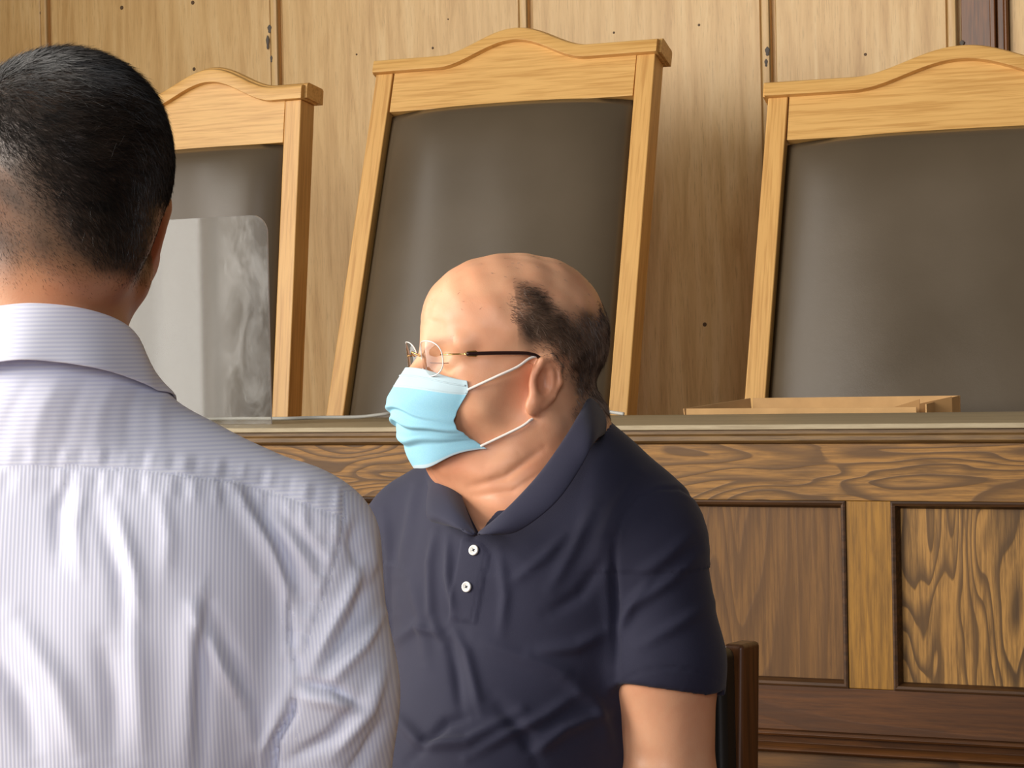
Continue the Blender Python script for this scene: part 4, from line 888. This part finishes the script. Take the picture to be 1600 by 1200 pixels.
# ------------------------------------------------------------------ foreground man in the striped white shirt, seen from behind
def build_man_B():
    RB = (-0.36, 1.70, 0.0)
    root = tag(root_c('person', RB), 'person with short dark hair in striped white shirt, seen from behind in the foreground', 'person')
    be = math.radians(28); BF = np.array([-math.sin(be), math.cos(be), 0]); BL = np.array([-math.cos(be), -math.sin(be), 0]); BM = np.stack([BF, BL, HU], 1).astype(np.float32)
    BC = np.array([-0.349, 1.705, 1.355], np.float32)
    def body(p, ears=True):
        q = ((p - BC) @ BM).astype(np.float32); s = q.copy(); s[:, 1] = np.abs(s[:, 1])
        d = ell(s, (-0.014, 0, 0.029), (0.099, 0.0800, 0.087)); d = smin(d, ell(s, (0.036, 0, 0.040), (0.064, 0.068, 0.066)), 0.03)
        d = smin(d, ell(s, (0.028, 0, -0.040), (0.066, 0.058, 0.074)), 0.03); d = smin(d, cap(s, (-0.005, 0.048, -0.062), (0.078, 0.010, -0.100), 0.018, 0.018), 0.03)
        d = smin(d, ell(s, (-0.060, 0.0, -0.030), (0.038, 0.046, 0.05)), 0.03)
        d = smin(d, cap(s, (0.086, 0.0, 0.020), (0.070, 0.045, 0.018), 0.012, 0.012), 0.014); d = smax(d, -ell(s, (0.103, 0.033, -0.001), (0.018, 0.020, 0.013)), 0.012)
        d = smin(d, ell(s, (0.076, 0.032, -0.002), (0.0150, 0.0155, 0.0130)), 0.003); d = smin(d, cap(s, (0.094, 0, 0.008), (0.122, 0, -0.034), 0.0085, 0.0125), 0.011)
        d = smin(d, ell(s, (0.094, 0, -0.068), (0.012, 0.024, 0.010)), 0.008)
        d = smin(d, cap(p, (-0.357, 1.700, 1.310), (-0.361, 1.690, 1.170), 0.0575, 0.060), 0.022)
        if not ears: return d
        # ear (both sides), leaning out at the top
        e = s - np.float32([-0.004, 0.072, -0.026]); c, sn = math.cos(0.42), math.sin(0.42)
        r = np.stack([c * e[:, 0] + sn * e[:, 1], -sn * e[:, 0] + c * e[:, 1], e[:, 2]], 1); c, sn = math.cos(0.30), math.sin(0.30)
        r = np.stack([r[:, 0], c * r[:, 1] - sn * r[:, 2], sn * r[:, 1] + c * r[:, 2]], 1)
        ear = ell(r, (-0.004, 0.004, 0.002), (0.019, 0.0065, 0.032)); ear = smin(ear, ell(r, (0.006, 0.003, -0.026), (0.010, 0.006, 0.012)), 0.008)
        ear = smax(ear, -ell(r, (0.003, 0.013, 0.004), (0.011, 0.009, 0.017)), 0.004); d = smin(d, ear, 0.007)
        return smin(d, cap(p, (-0.43, 1.71, 1.10), (-0.29, 1.71, 1.10), 0.055), 0.05)
    V1, F1 = nets(body, (-0.50, 1.56, 1.03), (-0.20, 1.88, 1.50), 0.0019, 2); N1 = vnormals(V1, F1)
    def arms(p):
        d = None
        for s in (1, -1):
            x = lambda v: -0.36 + s * v
            a = limb(p, [(x(.195), 1.705, 1.08, .050), (x(.200), 1.70, .82, .042), (x(.13), 1.94, .76, .034)]); a = smin(a, hand(p, (x(.13), 1.94, .76), (-s * 0.4, 0.9, -0.15), (-s * 0.9, -0.4, 0)), 0.01)
            d = a if d is None else np.minimum(d, a)
        return smin(d, ell(p, (-0.36, 1.70, 0.95), (0.15, 0.08, 0.2)), 0.03)
    V2, F2 = nets(arms, (-0.65, 1.58, 0.65), (-0.08, 2.15, 1.16), 0.0042, 2)
    FADE = [(-140, 215), (-60, 235), (0, 268), (45, 325), (95, 385), (150, 425), (222, 432), (238, 396), (252, 330), (300, 330), (300, 0), (-140, 0)]
    STUB = [(-140, 420), (-40, 462), (40, 462), (110, 468), (170, 466), (215, 450), (238, 396), (252, 330), (300, 330), (300, 0), (-140, 0)]
    Q1 = proj(V1); q = (V1 - BC) @ BM
    notface = (q[:, 0] < 0.035) | (q[:, 2] > 0.075); isear = (body(V1.astype(np.float32), False) > 0.0025) & (np.abs(q[:, 1]) > 0.06) & (q[:, 0] > -0.035)
    g = (0.92 * ss(-sdpoly(Q1, FADE), -28, 14) + 0.0) * notface; g = np.maximum(g, 0.90 * ss(-sdpoly(Q1, STUB), -14, 85) * notface * (0.95 + 0.06 * wob(V1, 160, 2))); g = np.clip(np.where(isear, 0, g), 0, 1)
    r = np.where(isear, 0.95, 0.08 + 0.12 * wob(V1, 50, 9))
    V = np.concatenate([V1, V2]); Fc = np.concatenate([F1, F2 + len(V1)])
    b = mesh_c('body', V, Fc, m_skin('skin_tan', (200, 154, 114), (176, 102, 72), (44, 38, 32)), root, RB)
    set_tint(b.data, np.concatenate([np.clip(r, 0, 1), np.full(len(V2), 0.1)]), np.concatenate([g, np.zeros(len(V2))]))
    def wf(P):
        Q = proj(P); qq = (P - BC) @ BM; nf = (qq[:, 0] < 0.04) | (qq[:, 2] > 0.075); er = (body(P.astype(np.float32), False) > 0.0025) & (np.abs(qq[:, 1]) > 0.06) & (qq[:, 0] > -0.035)
        w_ = ss(-sdpoly(Q, FADE) + 12 * wob(P, 140, 3), -22, 20); w_ = np.maximum(w_, 0.75 * ss(-sdpoly(Q, STUB), -4, 80)); return w_ * nf * ~er
    def lf(P): Q = proj(P); return 0.0045 + 0.0140 * ss(-sdpoly(Q, FADE), 0, 90)
    def df(P, Nn):
        qq = (P - BC) @ BM; up = ss(qq[:, 2], -0.02, 0.09)[:, None]
        D = np.array([0.95, 0.0, -0.10])[None] * (0.35 + 0.65 * up) + np.array([0.25, 0, -1.0])[None] * (1 - up) + 0.5 * wob(P, 30, 17)[:, None] * np.array([0, 0, 1.0])[None]; return D
    hm = NT('short_dark_hair'); vh = hm.coord((1, 1, 3)); hc = hm.ramp(hm.noise(vh, 38, 3), [(0.35, srgb(16, 12, 10)), (0.72, srgb(42, 34, 28))]); hm_ = hm.fin(hc, 0.5)
    strands('hair', V1, F1, N1, 260000, wf, df, lf, 0.00036, hm_, root, RB, 12, 2, 0.45)
    # --- shirt
    def shirt(p):
        d = ell(p, (-0.36, 1.700, 0.985), (0.190, 0.120, 0.215))
        d = smin(d, ell(p, (-0.36, 1.700, 0.74), (0.165, 0.118, 0.25)), 0.06); d = smin(d, ell(p, (-0.36, 1.71, 0.60), (0.175, 0.135, 0.15)), 0.05)
        for s in (1, -1):
            x = lambda v: -0.36 + s * v
            d = smin(d, cap(p, (x(0.020), 1.695, 1.178), (x(0.170), 1.700, 1.095), 0.052, 0.056), 0.035)
            d = smin(d, ell(p, (x(0.085), 1.64, 1.02), (0.085, 0.045, 0.12)), 0.05)
            a = limb(p, [(x(.192), 1.705, 1.080, .061), (x(.200), 1.690, .97, .063), (x(.206), 1.695, .82, .056), (x(.14), 1.92, .765, .046)], 0.03)
            d = smin(d, a, 0.016)
        d = smin(d, cap(p, (-0.360, 1.697, 1.12), (-0.360, 1.695, 1.188), 0.080, 0.0775), 0.035); nk = np.maximum(cap(p, (-0.357, 1.700, 1.330), (-0.361, 1.690, 1.190), 0.060, 0.0615), 1.235 - p[:, 2]); d = smax(d, -nk, 0.004)
        return smax(d, 0.50 - p[:, 2], 0.01)
    V, Fc = nets(shirt, (-0.67, 1.53, 0.48), (-0.06, 2.02, 1.27), 0.0031, 2); N = vnormals(V, Fc); Q = proj(V); fr = (N[:, 1] < 0.35)
    YOKE = [(-260, 770), (-100, 740), (0, 731), (150, 730), (260, 736), (380, 756), (450, 778), (534, 812)]
    ARMH = [(534, 770), (534, 812), (526, 860), (508, 920), (490, 975), (466, 1035), (463, 1083)]
    FO = [([(318, 930), (304, 985), (297, 1085), (292, 1215)], 9, 0.0060, 3.0), ([(322, 940), (318, 1000), (316, 1085), (316, 1215)], 12, -0.0060),
          ([(362, 762), (415, 855), (446, 925), (458, 1010)], 12, 0.0065), ([(392, 770), (440, 850), (462, 915)], 10, -0.005), ([(300, 950), (345, 1046), (376, 1095)], 11, 0.0055), ([(330, 950), (372, 1040), (400, 1100)], 12, -0.0035),
          ([(180, 790), (208, 892), (218, 960)], 12, 0.0050), ([(150, 790), (186, 900), (200, 1010)], 14, -0.0040), ([(108, 745), (90, 800), (92, 880)], 11, -0.0045), ([(130, 750), (118, 820), (126, 900)], 10, 0.0035),
          ([(20, 960), (90, 1070), (128, 1190)], 20, 0.0065), ([(-40, 980), (30, 1080), (60, 1190)], 20, -0.006), ([(200, 930), (214, 1046), (222, 1190)], 16, 0.0050), ([(160, 1000), (176, 1090), (180, 1190)], 16, -0.0050),
          ([(404, 790), (470, 870), (500, 915)], 8, 0.0028), ([(440, 800), (490, 860), (508, 885)], 7, -0.0030), ([(250, 760), (262, 840), (258, 900)], 12, 0.0030), ([(380, 1100), (392, 1160), (380, 1215)], 14, 0.0040),
          ([(564, 880), (532, 953), (484, 1048)], 10, 0.0065), ([(580, 900), (556, 960), (510, 1040)], 10, -0.0055), ([(596, 960), (566, 1010), (510, 1072)], 9, 0.0060), ([(470, 1066), (520, 1074), (556, 1092)], 6, -0.0080),
          ([(466, 1088), (520, 1096), (552, 1110)], 10, 0.0060), ([(560, 1100), (520, 1150), (450, 1190)], 10, -0.0060), ([(600, 1040), (575, 1110), (520, 1180)], 12, 0.0060), ([(604, 1120), (570, 1180), (540, 1215)], 10, -0.0050),
          ([(556, 812), (548, 850), (560, 890)], 9, -0.0040), ([(575, 830), (580, 880), (572, 930)], 9, 0.0030),
          ([(462, 1080), (456, 1116), (430, 1156), (424, 1260)], 5, -0.0130), ([(444, 1090), (430, 1130), (408, 1170), (404, 1260)], 12, 0.0060), ([(450, 930), (456, 990), (466, 1050)], 6, -0.0060)]
    for k in range(26):                                             # puckers along the yoke seam
        x0 = -60 + k * 23 + 6 * math.sin(k * 2.3); y0 = np.interp(x0, [c[0] for c in YOKE], [c[1] for c in YOKE]); FO.append(([(x0 + 8, y0 - 34), (x0, y0 - 2)], 5, 0.0011 * (1 if k % 2 else -1)))
        FO.append(([(x0, y0 + 3), (x0 - 4 + 0.02 * (x0 - 100), y0 + 42)], 6, 0.0012 * (1 if k % 3 else -1)))
    for k in range(9): a_ = 850 + k * 24; x0 = np.interp(a_, [c[1] for c in ARMH[1:]], [c[0] for c in ARMH[1:]]); FO.append(([(x0 - 2, a_), (x0 - 30, a_ - 8)], 4, 0.0014 * (1 if k % 2 else -1)))
    for k in range(6): FO.append(([(60 + 42 * k, 575), (20 + 46 * k, 640), (-10 + 52 * k, 720)], 12, 0.0016 * (1 if k % 2 else -1)))
    disp = folds(Q, FO) * (0.72 + 0.28 * ss(Q[:, 0], 200, 420)); dy = polyd(Q, YOKE)[0]; da = polyd(Q, ARMH)[0]
    disp += -0.0014 * np.exp(-(dy / 2.0) ** 2) - 0.0014 * np.exp(-(da / 2.2) ** 2)
    yy = np.interp(Q[:, 0], [c[0] for c in YOKE], [c[1] for c in YOKE]); yoke = (Q[:, 1] < yy); ax = np.interp(Q[:, 1], [c[1] for c in ARMH], [c[0] for c in ARMH]); slv = (Q[:, 0] > ax) & (Q[:, 1] > 770)
    disp += 0.0010 * ss(-(da * np.where(Q[:, 0] > ax, 1, -1)), -1, 1) * (da < 14) * 0.8
    disp = disp * fr + 0.0014 * wob(V, 26, 51) + 0.0005 * wob(V, 70, 52); V = V + N * disp[:, None]
    ms = [m_stripe('shirt_stripe_down', 0), m_stripe('shirt_stripe_across', 2, 0.0032), m_stripe('shirt_stripe_sleeve', 0, 0.0029, 0.12)]
    sh = mesh_c('striped_shirt', V, Fc, ms, root, RB)
    fy = yoke[Fc].mean(1) > 0.5; fs = slv[Fc].mean(1) > 0.5; sh.data.polygons.foreach_set('material_index', np.where(fs, 2, np.where(fy, 1, 0)).astype(int))
    ST = bvh(V, Fc)
    # collar
    n = 72; rows = []
    for u_, rr, zb in [(0.0, 0.0630, 1.232), (0.25, 0.0632, 1.250), (0.5, 0.0632, 1.266), (0.7, 0.0640, 1.2735), (0.85, 0.0665, 1.2745), (1.0, 0.0690, 1.270), (1.4, 0.0740, 1.258), (1.8, 0.0795, 1.246), (2.1, 0.0835, 1.2370), (2.3, 0.0858, 1.2315)]:
        row = []
        for k in range(n + 1):
            a = math.radians(-164 + 328 * k / n); fwd = (1 - math.cos(a)) / 2; r_ = rr * (1 + 0.10 * fwd); dz = -0.012 * abs(math.sin(a)) ** 1.5 * (0.3 + 0.35 * u_) - 0.055 * fwd ** 1.6 - (0.02 * max(0, u_ - 1) * fwd ** 4)
            wv = 0.0010 * math.sin(a * 9 + u_) * max(0, u_ - 1)
            row.append(np.array([-0.3605 + (r_ + wv) * math.sin(a), 1.694 - (r_ + wv) * math.cos(a) * 1.04, zb + dz]))
        rows.append(row)
    G = np.array(rows); Vc, Fq = strip_grid(G)
    for it in range(len(Vc)):
        if it // (n + 1) < 5: continue
        loc, nr, ix, ds = ST.find_nearest(Vector(Vc[it]))
        if ds < 0.02 and (Vector(Vc[it]) - loc).dot(nr) < 0.0022: Vc[it] = np.array(loc + nr * 0.0022)
    col = mesh_c('collar', Vc, Fq, ms[1], sh, RB); solid(col, 0.0018, 0); subsurf(col, 1)
    # trousers, shoes (below the picture)
    def legs(p):
        d = ell(p, (-0.36, 1.72, 0.57), (0.185, 0.155, 0.12))
        for s in (1, -1): d = smin(d, limb(p, [(-0.36 + s * 0.10, 1.74, 0.555, .085), (-0.56 + s * 0.13, 2.04, 0.56, .064), (-0.55 + s * 0.13, 2.02, 0.12, .050)]), 0.03)
        return smax(d, 0.095 - p[:, 2], 0.005)
    V, Fc = nets(legs, (-0.82, 1.52, 0.06), (-0.10, 2.2, 0.72), 0.008, 2); mesh_c('trousers', V, Fc, m_cloth('grey_trousers', srgb(70, 70, 76), 700), root, RB)
    for s in (1, -1):
        cx = -0.56 + s * 0.13
        V, Fc = nets(lambda p: smax(smin(ell(p, (cx, 2.06, 0.055), (0.045, 0.08, 0.06)), ell(p, (cx, 2.13, 0.035), (0.046, 0.10, 0.042)), 0.03), 0.002 - p[:, 2], 0.003), (-0.82, 1.9, -0.004), (-0.1, 2.3, 0.14), 0.005, 1)
        mesh_c('shoe', V, Fc, m_plain('brown_shoe', srgb(52, 34, 24), 0.4), root, RB)
build_man_B()
build_side_chair('wooden_chair', 'plain brown wooden chair carrying the person in the striped white shirt', (-0.36, 1.74, 0), math.pi, 0.80, (M_BROWN, M_BLK))
